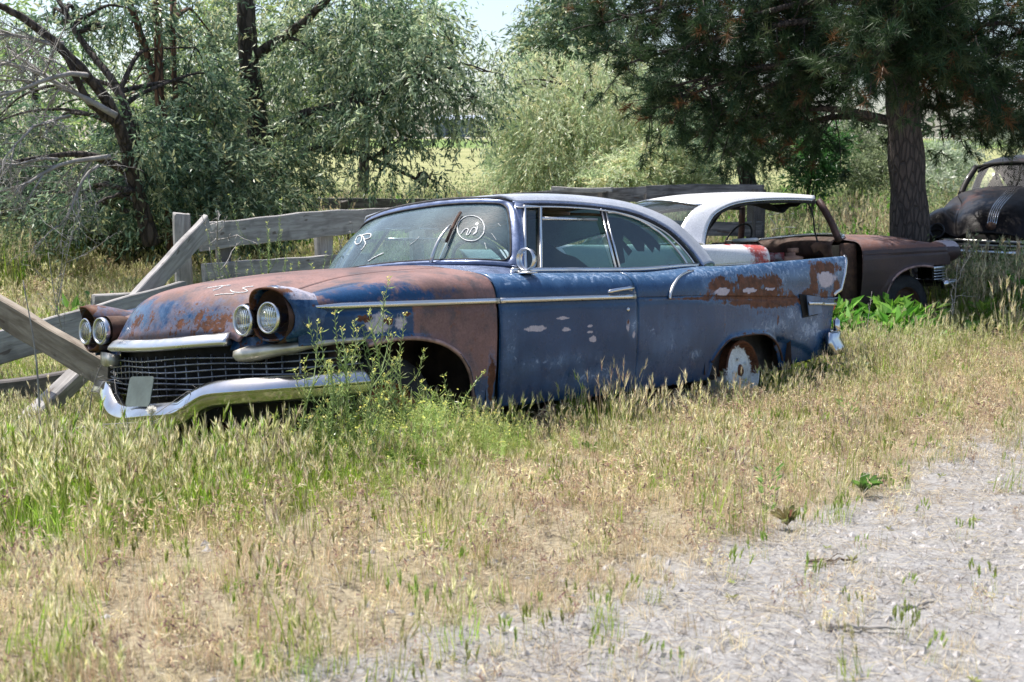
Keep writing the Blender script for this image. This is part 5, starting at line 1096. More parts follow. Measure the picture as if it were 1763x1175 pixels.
# dead-limbed olive at the far left
def deadfan(p0, d, L, depth=0, r=.03, out=None):
    out = [] if out is None else out; d = unit(np.array(d, float)); p = np.array(p0, float); P = [p]; k = 6
    for i in range(k):
        d = unit(d + rng.normal(0, .16, 3) + np.array([0, 0, -.05])); p = p + d * L / k; P.append(p)
    P = np.array(P); out.append(tube(P, np.linspace(r, r * .4, k + 1), 5 if depth == 0 else 3, up=(.3, .9, .2)))
    if depth < 3:
        for j in range((9, 6, 4)[depth]):
            q = P[rng.integers(1, k + 1)]; deadfan(q, d + rng.normal(0, .75, 3) * [1, .6, 1], L * (.38 + .25 * rng.random()), depth + 1, r * .42, out)
    return out
dead = []
for a, b, L, r in (((200, 200, 14.3), (40, 60, 13.5), 1.4, .045), ((150, 130, 14), (-20, 120, 13), 1.3, .035), ((190, 270, 14.2), (20, 260, 13.2), 1.3, .035), ((110, 75, 14), (-40, 20, 13.4), 1.1, .03), ((170, 285, 14), (60, 340, 13.4), .9, .022), ((120, 200, 14), (10, 190, 13.2), 1., .025), ((100, 275, 13.8), (-30, 300, 13.2), .9, .022)):
    p, q = np.array(A(*a)), np.array(A(*b)); dead += deadfan(p, q - p, L, 0, r)
tree('olive_tree', 'silvery olive tree at the far left with bare grey branches arching outward', 'tree',
    [([A(262, 420, 15.2), A(235, 330, 15), A(205, 215, 14.6), A(150, 130, 14.2), A(60, 45, 13.8), A(-20, 0, 13.5)], .12, .035), ([A(205, 215, 14.6), A(150, 170, 14.2), A(112, 95, 14), A(70, 60, 14)], .07, .02), ([A(228, 300, 15), A(170, 272, 14.3), A(110, 266, 14), A(20, 280, 13.6)], .07, .02), ([A(235, 330, 15), A(215, 330, 14.6), A(165, 350, 14.2)], .04, .015), ([A(240, 345, 15), A(215, 180, 15.2), A(140, 70, 15.5), A(100, 0, 15.5)], .07, .03)],
    [cl(250, 235, 15.2, 60, 60, 120), cl(150, 330, 15.6, 70, 45, 90), cl(260, 330, 15.4, 60, 45, 120), cl(120, 60, 16.5, 75, 55, 90), cl(210, 20, 16, 70, 45, 110), cl(30, 210, 17, 70, 50, 80), cl(60, 350, 16.5, 80, 40, 100), cl(330, 140, 16.5, 60, 80, 110)], lf, grp='olive trees along the fence', dead=dead, limbs=3)
tree('olive_tree', 'olive tree with two slender red-barked stems behind the fence corner', 'tree',
    [([A(298, 430, 16), A(292, 300, 16), A(276, 170, 16), A(272, 0, 16), A(275, -60, 16)], .085, .05), ([A(278, 170, 16), A(255, 100, 16), A(222, 0, 16), A(205, -50, 16)], .06, .035), ([A(298, 400, 16.2), A(302, 200, 16.3), A(296, 0, 16.4)], .05, .03)],
    [cl(330, 60, 18, 70, 60, 110), cl(240, 150, 18.5, 70, 70, 90), cl(300, 290, 16.3, 70, 70, 200), cl(380, 290, 16, 65, 60, 240), cl(350, 180, 16.8, 65, 60, 150), cl(395, 350, 15.8, 70, 40, 160), cl(290, -40, 17, 110, 50, 80)], lf, 'bark_red', grp='olive trees along the fence', limbs=3)
tree('olive_tree', 'broad olive tree with a thick dark trunk and drooping sunlit boughs', 'tree',
    [([A(462, 420, 18), A(455, 320, 18), A(438, 180, 18), A(425, 60, 18), A(424, -60, 18)], .21, .13), ([A(452, 245, 18), A(500, 205, 17.6), A(560, 187, 17.3), A(640, 170, 17), A(720, 120, 17)], .085, .03), ([A(458, 310, 18), A(520, 262, 17.6), A(600, 262, 17.2), A(680, 290, 17), A(735, 320, 16.8)], .07, .02), ([A(432, 100, 18), A(520, 40, 17.5), A(600, -40, 17)], .09, .04)],
    [cl(440, 60, 19, 90, 80, 150), cl(540, 90, 18, 85, 85, 260), cl(640, 100, 17.4, 80, 90, 280), cl(720, 130, 17, 60, 80, 200), cl(600, 0, 18, 110, 60, 200), cl(730, 40, 17.8, 60, 60, 140), cl(480, 300, 17, 60, 55, 230), cl(540, 215, 17.4, 60, 35, 110), cl(640, 205, 17, 70, 34, 130), cl(690, 255, 16.7, 40, 26, 26), cl(440, 345, 16.5, 60, 40, 170), cl(640, 300, 16.8, 50, 22, 20), cl(745, 305, 16.5, 24, 22, 14), cl(800, 180, 17.4, 45, 50, 70), cl(840, 120, 18, 45, 55, 60), cl(450, 200, 18.6, 60, 80, 120)],
    dict(lf, cols=OL + WL[:2], droop=.6), grp='olive trees along the fence', limbs=2)
tree('willow_tree', 'pale green willow in the middle, beyond the roof of the blue car', 'tree',
    [([A(1010, 345, 25), A(1015, 250, 25), A(1000, 170, 25)], .16, .06), ([A(1020, 340, 25), A(1080, 240, 25), A(1120, 170, 25)], .12, .05)],
    [cl(960, 230, 24.5, 80, 85, 300), cl(1030, 170, 25, 85, 75, 260), cl(1090, 230, 24.6, 80, 80, 270), cl(900, 200, 24.5, 45, 50, 80), cl(960, 130, 26, 70, 50, 160), cl(930, 290, 24, 60, 40, 160), cl(1040, 290, 24, 80, 40, 190), cl(1150, 220, 25, 60, 70, 160), cl(1080, 110, 26, 60, 45, 110), cl(890, 140, 25, 40, 55, 60), cl(1180, 160, 26, 70, 60, 120)],
    dict(L=.12, W=.20, per=20, droop=1.0, cols=WL, slen=.75, shell=.5, dens=2.0), grp='willow trees beyond the fence', limbs=2)
tree('willow_tree', 'darker tall willow rising behind the pale green one', 'tree', [([A(990, 340, 38), A(985, 150, 38), A(975, 20, 38)], .25, .08)],
    [cl(980, 40, 38, 75, 60, 200), cl(940, 75, 37, 45, 35, 90), cl(1040, 60, 38, 60, 60, 140), cl(990, -40, 38, 60, 50, 70)], dict(L=.22, W=.28, per=12, droop=.6, cols=OL, slen=.8, shell=.4, dens=2.5), grp='willow trees beyond the fence')
def shrub(lab, C, cols, L=.08, D=22, name='shrub', droop=.3, per=8, slen=.35, base=None, W=.25):
    b = A(*base); b = (b[0], b[1], float(gz(b[0], b[1]))); tr = []
    for i in range(5): c = C[i % len(C)][0]; tr.append(([b, tuple(np.array(b) * .5 + np.array(c) * .5 + rng.normal(0, .1, 3)), c], .03, .008))
    tree(name, lab, 'shrub', tr, C, dict(L=L * 1.25, W=W, per=per + 4, droop=droop, cols=cols, slen=slen, shell=.3, dens=2.2), grp='shrubs beyond the fence', twigs=20, limbs=1, trunk_parts='stems')
shrub('pale shrub at the foot of the willow, left of the pine foliage', [cl(1110, 285, 22.5, 60, 35, 150), cl(1190, 300, 22.5, 50, 32, 120), cl(1070, 310, 22, 50, 25, 90), cl(1160, 250, 23, 45, 35, 90)], WL, .10, base=(1130, 335, 22.5))
shrub('dark green bush between the forked tree and the pine trunk', [cl(1400, 285, 20, 30, 38, 150), cl(1420, 250, 20.3, 28, 25, 80)], [(.06, .15, .035), (.09, .20, .05), (.05, .11, .03)], .08, base=(1400, 335, 20), droop=.1)
OL_SHADE = [tuple(c * .42 for c in q) for q in OL]  # olive greens darkened to paint the deep shade under the trees
shrub('dense undergrowth below the olive trees at the far left, leaves coloured dark for shade', [cl(60, 345, 18, 90, 45, 130), cl(180, 370, 18, 80, 40, 140), cl(300, 385, 18.5, 80, 38, 150), cl(420, 385, 18.5, 70, 36, 130), cl(-20, 300, 18, 80, 50, 90), cl(240, 300, 19, 90, 50, 130), cl(380, 310, 19, 80, 50, 120), cl(100, 270, 19, 90, 50, 90)], OL_SHADE, .09, base=(220, 420, 18), per=10)
shrub('silvery bush just right of the pine trunk', [cl(1610, 285, 24, 42, 38, 150), cl(1640, 265, 25, 40, 25, 100), cl(1600, 320, 23, 35, 20, 80)], [(.55, .60, .48), (.42, .50, .34), (.34, .43, .25)], .09, base=(1615, 350, 24))
shrub('silvery olive bush left of the pine trunk', [cl(1480, 235, 24, 50, 25, 130), cl(1520, 280, 23, 40, 40, 120), cl(1460, 290, 22.5, 30, 35, 70)], [(.22, .28, .15), (.27, .33, .19), (.15, .21, .09)], .09, base=(1490, 345, 24))
shrub('silver leaved bush at the right edge above the black car', [cl(1745, 215, 28, 50, 28, 130), cl(1790, 235, 27, 50, 25, 90)], [(.36, .42, .33), (.28, .34, .24)], .10, base=(1750, 260, 28))
shrub('low silvery bush at the field edge left of the willow', [cl(868, 270, 30, 28, 22, 70), cl(880, 300, 28, 25, 18, 60)], WL, .11, base=(870, 320, 30))
tree('olive_tree', 'forked dark trunk tree standing behind the brown car roof', 'tree', [([A(1292, 335, 21), A(1290, 290, 21), A(1318, 240, 21), A(1350, 190, 21)], .16, .05), ([A(1285, 330, 21), A(1272, 270, 21), A(1262, 210, 21)], .10, .04)],
    [cl(1260, 220, 21, 50, 40, 130), cl(1350, 200, 21, 60, 45, 110), cl(1210, 190, 22, 50, 40, 110), cl(1300, 260, 21.5, 50, 30, 60), cl(1150, 150, 23, 60, 40, 80)], dict(lf, cols=OL), grp='olive trees beyond the fence')
# background trees that close the view behind
for lab, C, b in (('loose green tree behind the olives at the far left', [cl(60, 120, 26, 110, 80, 160), cl(-40, 40, 26, 90, 90, 120), cl(180, 200, 27, 80, 60, 120), cl(40, 260, 25, 90, 60, 160)], (60, 330, 26)), ('bright backlit tree seen between the olive stems', [cl(360, 90, 28, 100, 80, 220), cl(260, 190, 27, 60, 50, 110), cl(480, 180, 28, 100, 70, 200), cl(380, 220, 27, 90, 60, 160), cl(420, 0, 28, 100, 60, 140)], (380, 330, 28)), ('yellow green tree behind the drooping boughs', [cl(640, 90, 30, 110, 80, 220), cl(540, 110, 29, 90, 50, 110), cl(700, 20, 31, 90, 60, 140)], (620, 320, 30))):
    p = A(*b); tree('background_tree', lab, 'tree', [([(p[0], p[1], float(gz(p[0], p[1]))), C[0][0]], .18, .06)], C, dict(L=.19, W=.28, per=12, droop=.4, cols=[(.33, .44, .14), (.42, .50, .19), (.26, .36, .12)], slen=.7, shell=.3, dens=.95), grp='trees behind the olives')
V, F, K, _ = sprays([((x, 185 + rng.normal(0, 6), float(gz(x, 185)) + 1.0 + rng.random()), (6 + 3 * rng.random(), 4, 1.6 + 1.8 * rng.random()), 60) for x in np.r_[np.arange(40, 130, 6), np.arange(-110, -12, 7)]], L=.8, W=.6, per=4, droop=.1, cols=DK + [(.10, .14, .06)], slen=1.2)
mesh('far_tree_line', V, F, M['leaf'], smooth=False, col=K, kind='stuff', label='far hedge of trees along the horizon', cat='tree line')

# the big pine on the right
def pine():
    D = 13.7; base = np.array(A(1570, 400, D)); base = np.array([A(1568, 470, D)[0], D, float(gz(4.7, D)) - .1]); root = empty('pine_tree', tuple(base), label='big dark pine with a thick plated trunk between the brown and black cars', cat='tree')
    top = A(1548, -150, D); tk = [tuple(base), A(1566, 400, D), A(1562, 300, D), A(1556, 200, D), A(1553, 100, D), top]
    P = crom(np.array(tk), 8); t = np.linspace(0, 1, len(P)); rad = np.interp(P[:, 2], [base[2], .6, .9, 2.0, 3.5, 5], [.30, .235, .215, .195, .18, .15]); v1, f1 = tube(P, rad * (1 + .05 * np.sin(t * 31)), 22, up=(.1, 1, 0)); a = np.arctan2(v1[:, 1] - D, v1[:, 0] - base[0]); rr_ = 1 + .03 * np.sin(a * 5 + v1[:, 2] * 3)
    parts = [(v1, f1)]
    br = []                                           # boughs: start on the trunk, tip, sag
    tips = [(1040, 40, 12.6), (1080, 110, 12.2), (1110, 10, 13), (1150, 150, 12.4), (1120, 190, 12.6), (1200, 60, 12), (1230, 190, 12.6), (1190, 230, 13.2), (1260, 120, 11.8), (1330, 30, 12), (1300, 200, 13), (1260, 260, 14.0), (1370, 150, 12.4), (1440, 60, 12), (1450, 140, 12.8), (1480, 20, 13), (1120, -50, 13), (1250, -40, 12.5), (1400, -40, 12.2), (1600, 30, 12.2), (1680, 60, 12.6), (1640, 130, 13), (1720, 130, 12.8), (1780, 40, 13), (1700, 190, 13.6), (1760, 220, 13.8), (1650, 220, 13.8), (1740, -30, 13), (1600, -60, 12.6), (1830, 120, 13.4), (1620, 175, 12.8), (1500, 110, 12.4), (1540, 40, 12.2), (1570, 90, 12.6), (1530, 120, 12.8), (1600, 70, 12.8), (1510, -20, 12.4), (1560, -30, 12.2), (1480, 80, 12.6), (1800, 180, 13), (1400, 10, 12.6), (1310, 90, 12.6), (1170, 100, 13.2)]
    nb = []
    for px, py, d_ in tips:
        d_ = d_ + (3.4 if 1230 < px < 1420 else 1.9 if px < 1480 else (-.2 if py < 150 else 1.0))
        tip = np.array(A(px, py, d_)); zs = np.clip(tip[2] + .35 + rng.normal(0, .25), 2.0, 5.3); s = P[np.argmin(abs(P[:, 2] - zs))]
        m1 = s + (tip - s) * .35 + np.array([0, 0, .22]); m2 = s + (tip - s) * .7 + np.array([0, 0, .15]); Q = crom(np.array([s, m1, m2, tip]), 7); parts.append(tube(Q, np.linspace(.055, .012, len(Q)), 6, up=(.2, .9, .3))); L = np.linalg.norm(tip - s)
        for k in range(int(L * 11)):
            i = rng.integers(int(len(Q) * .30), len(Q)); dirn = unit(unit(tip - s) * .5 + rng.normal(0, .55, 3) + np.array([0, 0, -.15])); e = Q[i] + dirn * (.25 + .45 * rng.random()); parts.append(tube(crom(np.array([Q[i], (Q[i] + e) / 2 + rng.normal(0, .03, 3), e]), 3), np.linspace(.012, .005, 7), 3, up=(.2, .9, .3)))
            for _ in range(4): nb.append((e + rng.normal(0, .07, 3), unit(dirn + rng.normal(0, .4, 3))))
            nb.append(((Q[i] + e) / 2, dirn))
        for _ in range(8): nb.append((tip + rng.normal(0, .05, 3), unit(tip - s)))
    # the shadow side: boughs of the upper crown, out of the frame but shading what stands below
    for k in range(46):
        zs = rng.uniform(3.9, 8.5); a = rng.uniform(-1.0, 1.6); L = rng.uniform(1.4, 3.2) * np.interp(zs, [3.6, 8.5], [1, .5]); s = np.array([base[0], D, zs]); tip = s + np.array([math.cos(a) * L, math.sin(a) * L, -.1 + .3 * rng.random()])
        Q = crom(np.array([s, s + (tip - s) * .5 + np.array([0, 0, .2]), tip]), 6); parts.append(tube(Q, np.linspace(.05, .012, len(Q)), 5, up=(.2, .9, .3)))
        for _ in range(int(L * 22)): i = rng.integers(3, len(Q)); nb.append((Q[i] + rng.normal(0, .28, 3), unit(rng.normal(0, .6, 3) + (tip - s) * .3)))
    parts.append(tube(np.array([top, (top[0], D, 9.0)]), np.array([.15, .04]), 10, up=(0, 1, 0)))
    v, f = join(parts); mesh('trunk', v - base, f, M['bark_pine'], root)
    C = np.array([a for a, b in nb]); Dn = np.array([b for a, b in nb]); k = 40; n = len(C)
    Dr = unit(np.repeat(Dn, k, 0) * .75 + rng.normal(size=(n * k, 3)) * .62); Cb = np.repeat(C, k, 0) + np.repeat(Dn, k, 0) * (rng.random((n * k, 1)) * .14 - .04)
    pal = np.array([(.030, .062, .026), (.045, .080, .030), (.062, .10, .040), (.17, .085, .035), (.085, .11, .045)]); ci = rng.choice(5, n, p=[.36, .3, .18, .06, .10]); K = np.repeat(pal[ci] * (1 + rng.normal(0, .15, (n, 1))), k, 0)
    # needles as slim triangles
    Lr = .15 * (.7 + .5 * rng.random(n * k)); S = np.cross(Dr, rng.normal(size=(n * k, 3))); S = unit(S) * .0048
    V = np.stack([Cb - S, Cb + S, Cb + Dr * Lr[:, None]], 1).reshape(-1, 3); F = np.arange(n * k * 3).reshape(-1, 3); mesh('crown', V - base, F, M['needle'], root, smooth=False, col=np.repeat(np.clip(K, .004, 1), 3, 0))
    # cones
    cn = []
    for _ in range(50):
        c = C[rng.integers(n)] + rng.normal(0, .06, 3); vv, ff = lathe([(0, .004), (.012, .020), (.03, .024), (.05, .014), (.06, .002)], 7, 2); cn.append((vv + c, ff))
    v, f = join(cn); mesh('cones', v - base, f, M['bark_red'], root)
pine()
# second pine, added with its trunk out of view to shade the black car
def pine2():
    base = np.array([10.6, 16.6, float(gz(10.6, 16.6)) - .1]); root = empty('pine_tree', tuple(base), label='added second pine shading the black car, boughs hanging in at the right edge', cat='tree'); parts = [tube(np.array([base, base + [0, 0, 4], base + [.2, 0, 11]]), np.array([.3, .2, .05]), 12, up=(0, 1, 0))]; nb = []
    for k in range(75):
        zs = rng.uniform(3.0, 9.5); a = rng.uniform(0, 6.28); L = rng.uniform(2.2, 4.6) * np.interp(zs, [3., 9.5], [1, .5]); s = base + [0, 0, zs]; tip = s + np.array([math.cos(a) * L, math.sin(a) * L, -.5 + .5 * rng.random()]); Q = crom(np.array([s, s + (tip - s) * .5 + np.array([0, 0, .2]), tip]), 6); parts.append(tube(Q, np.linspace(.05, .012, len(Q)), 5, up=(.2, .9, .3)))
        for _ in range(int(L * 20)): i = rng.integers(4, len(Q)); nb.append((Q[i] + rng.normal(0, .27, 3), unit(rng.normal(0, .6, 3) + (tip - s) * .3)))
    v, f = join(parts); mesh('trunk', v - base, f, M['bark_pine'], root); C = np.array([a for a, b in nb]); Dn = np.array([b for a, b in nb]); k = 34; n = len(C); Dr = unit(np.repeat(Dn, k, 0) * .75 + rng.normal(size=(n * k, 3)) * .62); Cb = np.repeat(C, k, 0); pal = np.array([(.030, .062, .026), (.045, .080, .030), (.062, .10, .040)]); K = np.repeat(pal[rng.integers(0, 3, n)], k, 0)
    Lr = .16 * (.7 + .5 * rng.random(n * k)); S = unit(np.cross(Dr, rng.normal(size=(n * k, 3)))) * .0065; V = np.stack([Cb - S, Cb + S, Cb + Dr * Lr[:, None]], 1).reshape(-1, 3); mesh('crown', V - base, np.arange(n * k * 3).reshape(-1, 3), M['needle'], root, smooth=False, col=np.repeat(K, 3, 0))
pine2()
# ------------------------------------------------------------------ grasses: small tuft meshes scattered over the ground
TUFTS = bpy.data.collections.new('tuft_kinds')      # holds the source tufts only
def blades(n, R_, h, w, lean, cols, tipc=None, bend=.5, seg=3, r=None):
    r = r or rng; a = r.uniform(0, 6.28, n); rad = R_ * np.sqrt(r.random(n)); b = np.stack([rad * np.cos(a), rad * np.sin(a), np.full(n, -.01)], 1)
    hh = h * (.55 + .6 * r.random(n)); th = r.uniform(0, 6.28, n); ln = lean * .55 * (.2 + 1.1 * r.random(n)**1.6); d = np.stack([np.cos(th) * ln, np.sin(th) * ln, np.ones(n)], 1)
    s = np.stack([-np.sin(th + r.normal(0, .8, n)), np.cos(th), np.zeros(n)], 1); s = unit(s); pts = []
    for k in range(seg + 1):
        t = k / seg; p = b + d * hh[:, None] * t + np.stack([np.cos(th), np.sin(th), -.35 * np.ones(n)], 1) * (bend * hh[:, None] * t * t * ln[:, None]); pts.append(p)
    pts = np.array(pts); ww = w * (.6 + .8 * r.random(n))[:, None]; V = []; 
    for k in range(seg): q = ww * (1 - .55 * k / seg) / 2; V += [pts[k] - s * q, pts[k] + s * q]
    V.append(pts[seg]); V = np.stack(V, 1); m = V.shape[1]; I = np.arange(n)[:, None] * m; F = []
    for k in range(seg - 1): F += (I + np.array([2 * k, 2 * k + 1, 2 * k + 3, 2 * k + 2])).tolist()
    F += (I + np.array([2 * seg - 2, 2 * seg - 1, 2 * seg])).tolist()
    cols = np.array(cols); c = cols[r.integers(0, len(cols), n)] * (1 + r.normal(0, .13, (n, 1))); K = np.repeat(c[:, None], m, 1)
    if tipc is not None: K[:, -3:] = np.array(tipc)
    return V.reshape(-1, 3), F, np.clip(K.reshape(-1, 3), .003, 1), pts[-1], unit(pts[-1] - pts[-2])
def heads_fox(P, D, L, cols, r=None):
    """bristly spike: awns fanning off a short axis"""
    n = len(P); k = 16; C = []; Dr = []; 
    for j in range(k):
        t = j / k; C.append(P + D * L * (t * .75 - .12)); Dr.append(unit(D * 1.0 + rng.normal(size=(n, 3)) * .20))
    C = np.concatenate(C); Dr = np.concatenate(Dr); m = len(C); S = unit(np.cross(Dr, rng.normal(size=(m, 3)))) * .0022; LL = (L * (.45 + .35 * rng.random(m)))[:, None]
    V = np.stack([C - S * 1.15, C + S * 1.15, C + Dr * LL], 1).reshape(-1, 3); cols = np.array(cols); c = cols[rng.integers(0, len(cols), m)] * (1 + rng.normal(0, .1, (m, 1)))
    core = tuple(); return V, np.arange(m * 3).reshape(-1, 3).tolist(), np.clip(np.repeat(c, 3, 0), 0, 1)
def heads_cheat(P, D, L, cols):
    n = len(P); C = []; Dr = []
    for j in range(6): C.append(P - D * L * .9 * (j / 6) + rng.normal(0, .002, (n, 3))); Dr.append(unit(rng.normal(size=(n, 3)) * .55 + np.array([.25, 0, -.55])))
    C = np.concatenate(C); Dr = np.concatenate(Dr); cols = np.array(cols); c = cols[rng.integers(0, len(cols), len(C))] * (1 + rng.normal(0, .15, (len(C), 1)))
    V, F, K = cards(C, Dr, -.0 + .030 * (.7 + .6 * rng.random(len(C))), .0062, np.clip(c, 0, 1)); return V, F.tolist(), K
TAN = [(.70, .58, .39), (.60, .50, .33), (.80, .70, .50), (.62, .47, .31), (.70, .52, .36)]; GRN = [(.28, .44, .05), (.36, .52, .07), (.44, .56, .12), (.20, .35, .04)]; OLG = [(.40, .43, .16), (.50, .50, .22), (.33, .37, .12)]
PUR = [(.26, .15, .16), (.36, .21, .19), (.50, .36, .26), (.20, .12, .14)]; BLO = [(.86, .76, .50), (.78, .68, .42), (.62, .60, .30), (.92, .84, .62)]
kinds = {}; _ki = 0
def tuft(kind, parts):
    global _ki
    V = []; F = []; K = []; o = 0
    for v, f, k in parts:
        V.append(v); K.append(k); F += [[i + o for i in q] for q in (f.tolist() if isinstance(f, np.ndarray) else f)]; o += len(v)
    ob = mesh('tuft_%03d' % _ki, np.concatenate(V), F, M['grassblade'], smooth=False, col=np.concatenate(K), link=False); TUFTS.objects.link(ob); kinds.setdefault(kind, []).append(_ki); _ki += 1
def mk(kind, variants, fn):
    for _ in range(variants): tuft(kind, fn())
def f_dry():
    a = blades(34, .085, .085, .0028, .85, TAN); b = blades(14, .08, .14, .0018, .35, OLG + TAN + TAN, bend=.2); return [a[:3], b[:3]]
def f_cheat():
    a = blades(16, .08, .09, .0026, .8, TAN + OLG); b = blades(12, .07, .175, .0016, .45, TAN + PUR[2:], bend=.9, seg=4); h = heads_cheat(b[3], b[4], .048, PUR + TAN + TAN + BLO); return [a[:3], b[:3], h]
def f_fox():
    a = blades(22, .08, .14, .0042, .5, GRN + GRN + OLG); b = blades(8, .08, .235, .0018, .35, OLG, bend=.6, seg=4); h = heads_fox(b[3], b[4], .062, BLO + OLG); return [a[:3], b[:3], h]
def f_green():
    a = blades(30, .09, .17, .0052, .55, GRN); b = blades(3, .08, .24, .0018, .3, OLG, bend=.5); h = heads_fox(b[3], b[4], .050, BLO[1:] + GRN[1:]); return [a[:3], b[:3], h]
def f_oat():
    b = blades(7, .06, .12, .0022, .22, OLG + GRN[1:], bend=.2); h = heads_fox(b[3], b[4], .042, OLG + GRN[1:]); a = blades(8, .05, .06, .003, .6, OLG + TAN); return [a[:3], b[:3], h]
def f_straw():
    n = 22; c = rng.normal(0, .09, (n, 3)) * [1, 1, 0] + [0, 0, .006]; d = unit(rng.normal(size=(n, 3)) * [1, 1, .10]); col = np.array(TAN[:2] + [(.58, .54, .47), (.30, .25, .19), (.50, .46, .40), (.42, .37, .31), (.20, .165, .13)])[rng.integers(0, 7, n)]
    v, f, k = cards(c, d, (.035 + .06 * rng.random(n)), .0019, col, nrm=np.tile([0, 0, 1.], (n, 1)), kink=.03); return [(v, f, k)]
def f_seed():
    n = 9; d = unit(rng.normal(size=(n, 3)) * [1, 1, .3] + [0, 0, .5]); c = np.zeros((n, 3)) + [0, 0, .004]; v, f, k = cards(c, d, .022, .006, np.array(OLG)[rng.integers(0, 3, n)]); return [(v, f, k)]
def f_leafy():
    n = 60; t = rng.random(n); a = rng.uniform(0, 6.28, n); c = np.stack([.05 * np.cos(a) * t, .05 * np.sin(a) * t, .22 * t], 1); d = unit(np.stack([np.cos(a), np.sin(a), .7 + 0 * a], 1)); v, f, k = cards(c, d, .040, .010, np.array([(.24, .36, .10), (.32, .42, .14), (.19, .29, .08)])[rng.integers(0, 3, n)]); b = blades(6, .05, .26, .003, .3, GRN); return [(v, f, k), b[:3]]
def f_tall():
    a = blades(26, .16, .42, .010, .35, GRN + [(.20, .27, .10)], bend=.4); b = blades(10, .15, .62, .004, .22, OLG, bend=.3); n = 90; i = rng.integers(0, 10, n); t = .45 + .6 * rng.random((n, 1)); c = b[3][i] * t; d = unit(rng.normal(size=(n, 3)) + [0, 0, .6]); v, f, k = cards(c, d, .045, .016, np.array([(.24, .30, .14), (.30, .34, .18), (.16, .23, .08), (.36, .36, .20)])[rng.integers(0, 4, n)]); return [a[:3], b[:3], (v, f, k)]
def f_tallfox():
    a = blades(24, .14, .30, .006, .4, GRN + OLG + TAN[:1], bend=.5); b = blades(14, .13, .45, .003, .3, OLG + TAN, bend=.5, seg=4); h = heads_fox(b[3], b[4], .085, BLO + PUR[2:]); return [a[:3], b[:3], h]
def f_broad():
    n = 34; a = rng.uniform(0, 6.28, n); t = rng.random(n); c = np.stack([.12 * np.cos(a) * t, .12 * np.sin(a) * t, .30 * rng.random(n)], 1); d = unit(np.stack([np.cos(a), np.sin(a), .8 + 0 * a], 1) + rng.normal(0, .25, (n, 3))); v, f, k = cards(c, d, .14 * (.6 + .7 * rng.random(n)), .055, np.array([(.12, .28, .03), (.17, .34, .05), (.08, .20, .025), (.22, .38, .08)])[rng.integers(0, 4, n)], kink=.3); b = blades(14, .1, .25, .006, .4, GRN); return [(v, f, k), b[:3]]
def f_feather():
    b = blades(9, .05, .24, .0022, .5, GRN + OLG, bend=.3, seg=4); n = 260; i = rng.integers(0, 9, n); t = .25 + .75 * rng.random((n, 1)); c = b[3][i] * t; d = unit(rng.normal(size=(n, 3)) * .7 + [0, 0, .7]); v, f, k = cards(c, d, .030 * (.5 + rng.random(n)), .0026, np.array([(.40, .52, .16), (.50, .60, .24), (.34, .46, .12), (.58, .62, .26)])[rng.integers(0, 4, n)]); m = 16; i = rng.integers(0, 9, m); v2, f2, k2 = cards(b[3][i] + rng.normal(0, .006, (m, 3)), unit(rng.normal(size=(m, 3)) + [0, 0, 1]), .008, .008, np.tile((.80, .76, .22), (m, 1))); return [b[:3], (v, f, k), (v2, f2, k2)]
mk('dry', 5, f_dry); mk('feather', 4, f_feather); mk('cheat', 6, f_cheat); mk('fox', 6, f_fox); mk('green', 5, f_green); mk('oat', 3, f_oat); mk('straw', 5, f_straw); mk('seed', 3, f_seed); mk('leafy', 3, f_leafy); mk('tall', 4, f_tall); mk('tallfox', 4, f_tallfox); mk('broad', 4, f_broad)
def inside_car(x, y, root, x0, x1, hw):
    Mi = np.array(root.matrix_basis.inverted() if hasattr(root, 'matrix_basis') else root.matrix_world.inverted()); P = np.stack([x, y, gz(x, y), np.ones_like(x)], 0); q = Mi @ P; return (q[0] > x0) & (q[0] < x1) & (abs(q[1]) < hw)
bpy.context.view_layer.update()
def scatter(name, label, n, region, choose, density=None, smin=.75, smax=1.25, yb=None):
    x = rng.uniform(region[0], region[1], n); y = rng.uniform(region[2], region[3], n)
    vis = np.abs(x) < (y * .465 + .9); keep = vis
    for rt, x0, x1, hw in ((BR, -4.35, .72, .90), (BN, -4.3, .8, .86), (BK, -4.2, .8, .9)): keep &= ~inside_car(x, y, rt, x0, x1, hw)
    if density is not None: keep &= rng.random(n) < density(x, y)
    x, y = x[keep], y[keep]; kind, sc = choose(x, y); idx = np.array([kinds[k][rng.integers(len(kinds[k]))] for k in kind]); ok = sc > 0; x, y, idx, sc = x[ok], y[ok], idx[ok], sc[ok]
    z = gzn(x, y); n = len(x); me = bpy.data.meshes.new(name); me.vertices.add(n); me.vertices.foreach_set('co', np.stack([x, y, z], 1).astype(np.float32).ravel())
    a = me.attributes.new('idx', 'INT', 'POINT'); a.data.foreach_set('value', idx.astype(np.int32))
    a = me.attributes.new('rot', 'FLOAT_VECTOR', 'POINT'); a.data.foreach_set('vector', np.stack([rng.normal(0, .10, n), rng.normal(0, .10, n), rng.uniform(0, 6.28, n)], 1).astype(np.float32).ravel())
    a = me.attributes.new('scl', 'FLOAT', 'POINT'); a.data.foreach_set('value', (sc * rng.uniform(smin, smax, n)).astype(np.float32))
    o = bpy.data.objects.new(name, me); COL.objects.link(o); tag(o, label, 'grass', kind='stuff')
    md = o.modifiers.new('tufts', 'NODES'); md.node_group = GN; me.materials.append(M['grassblade']); return n
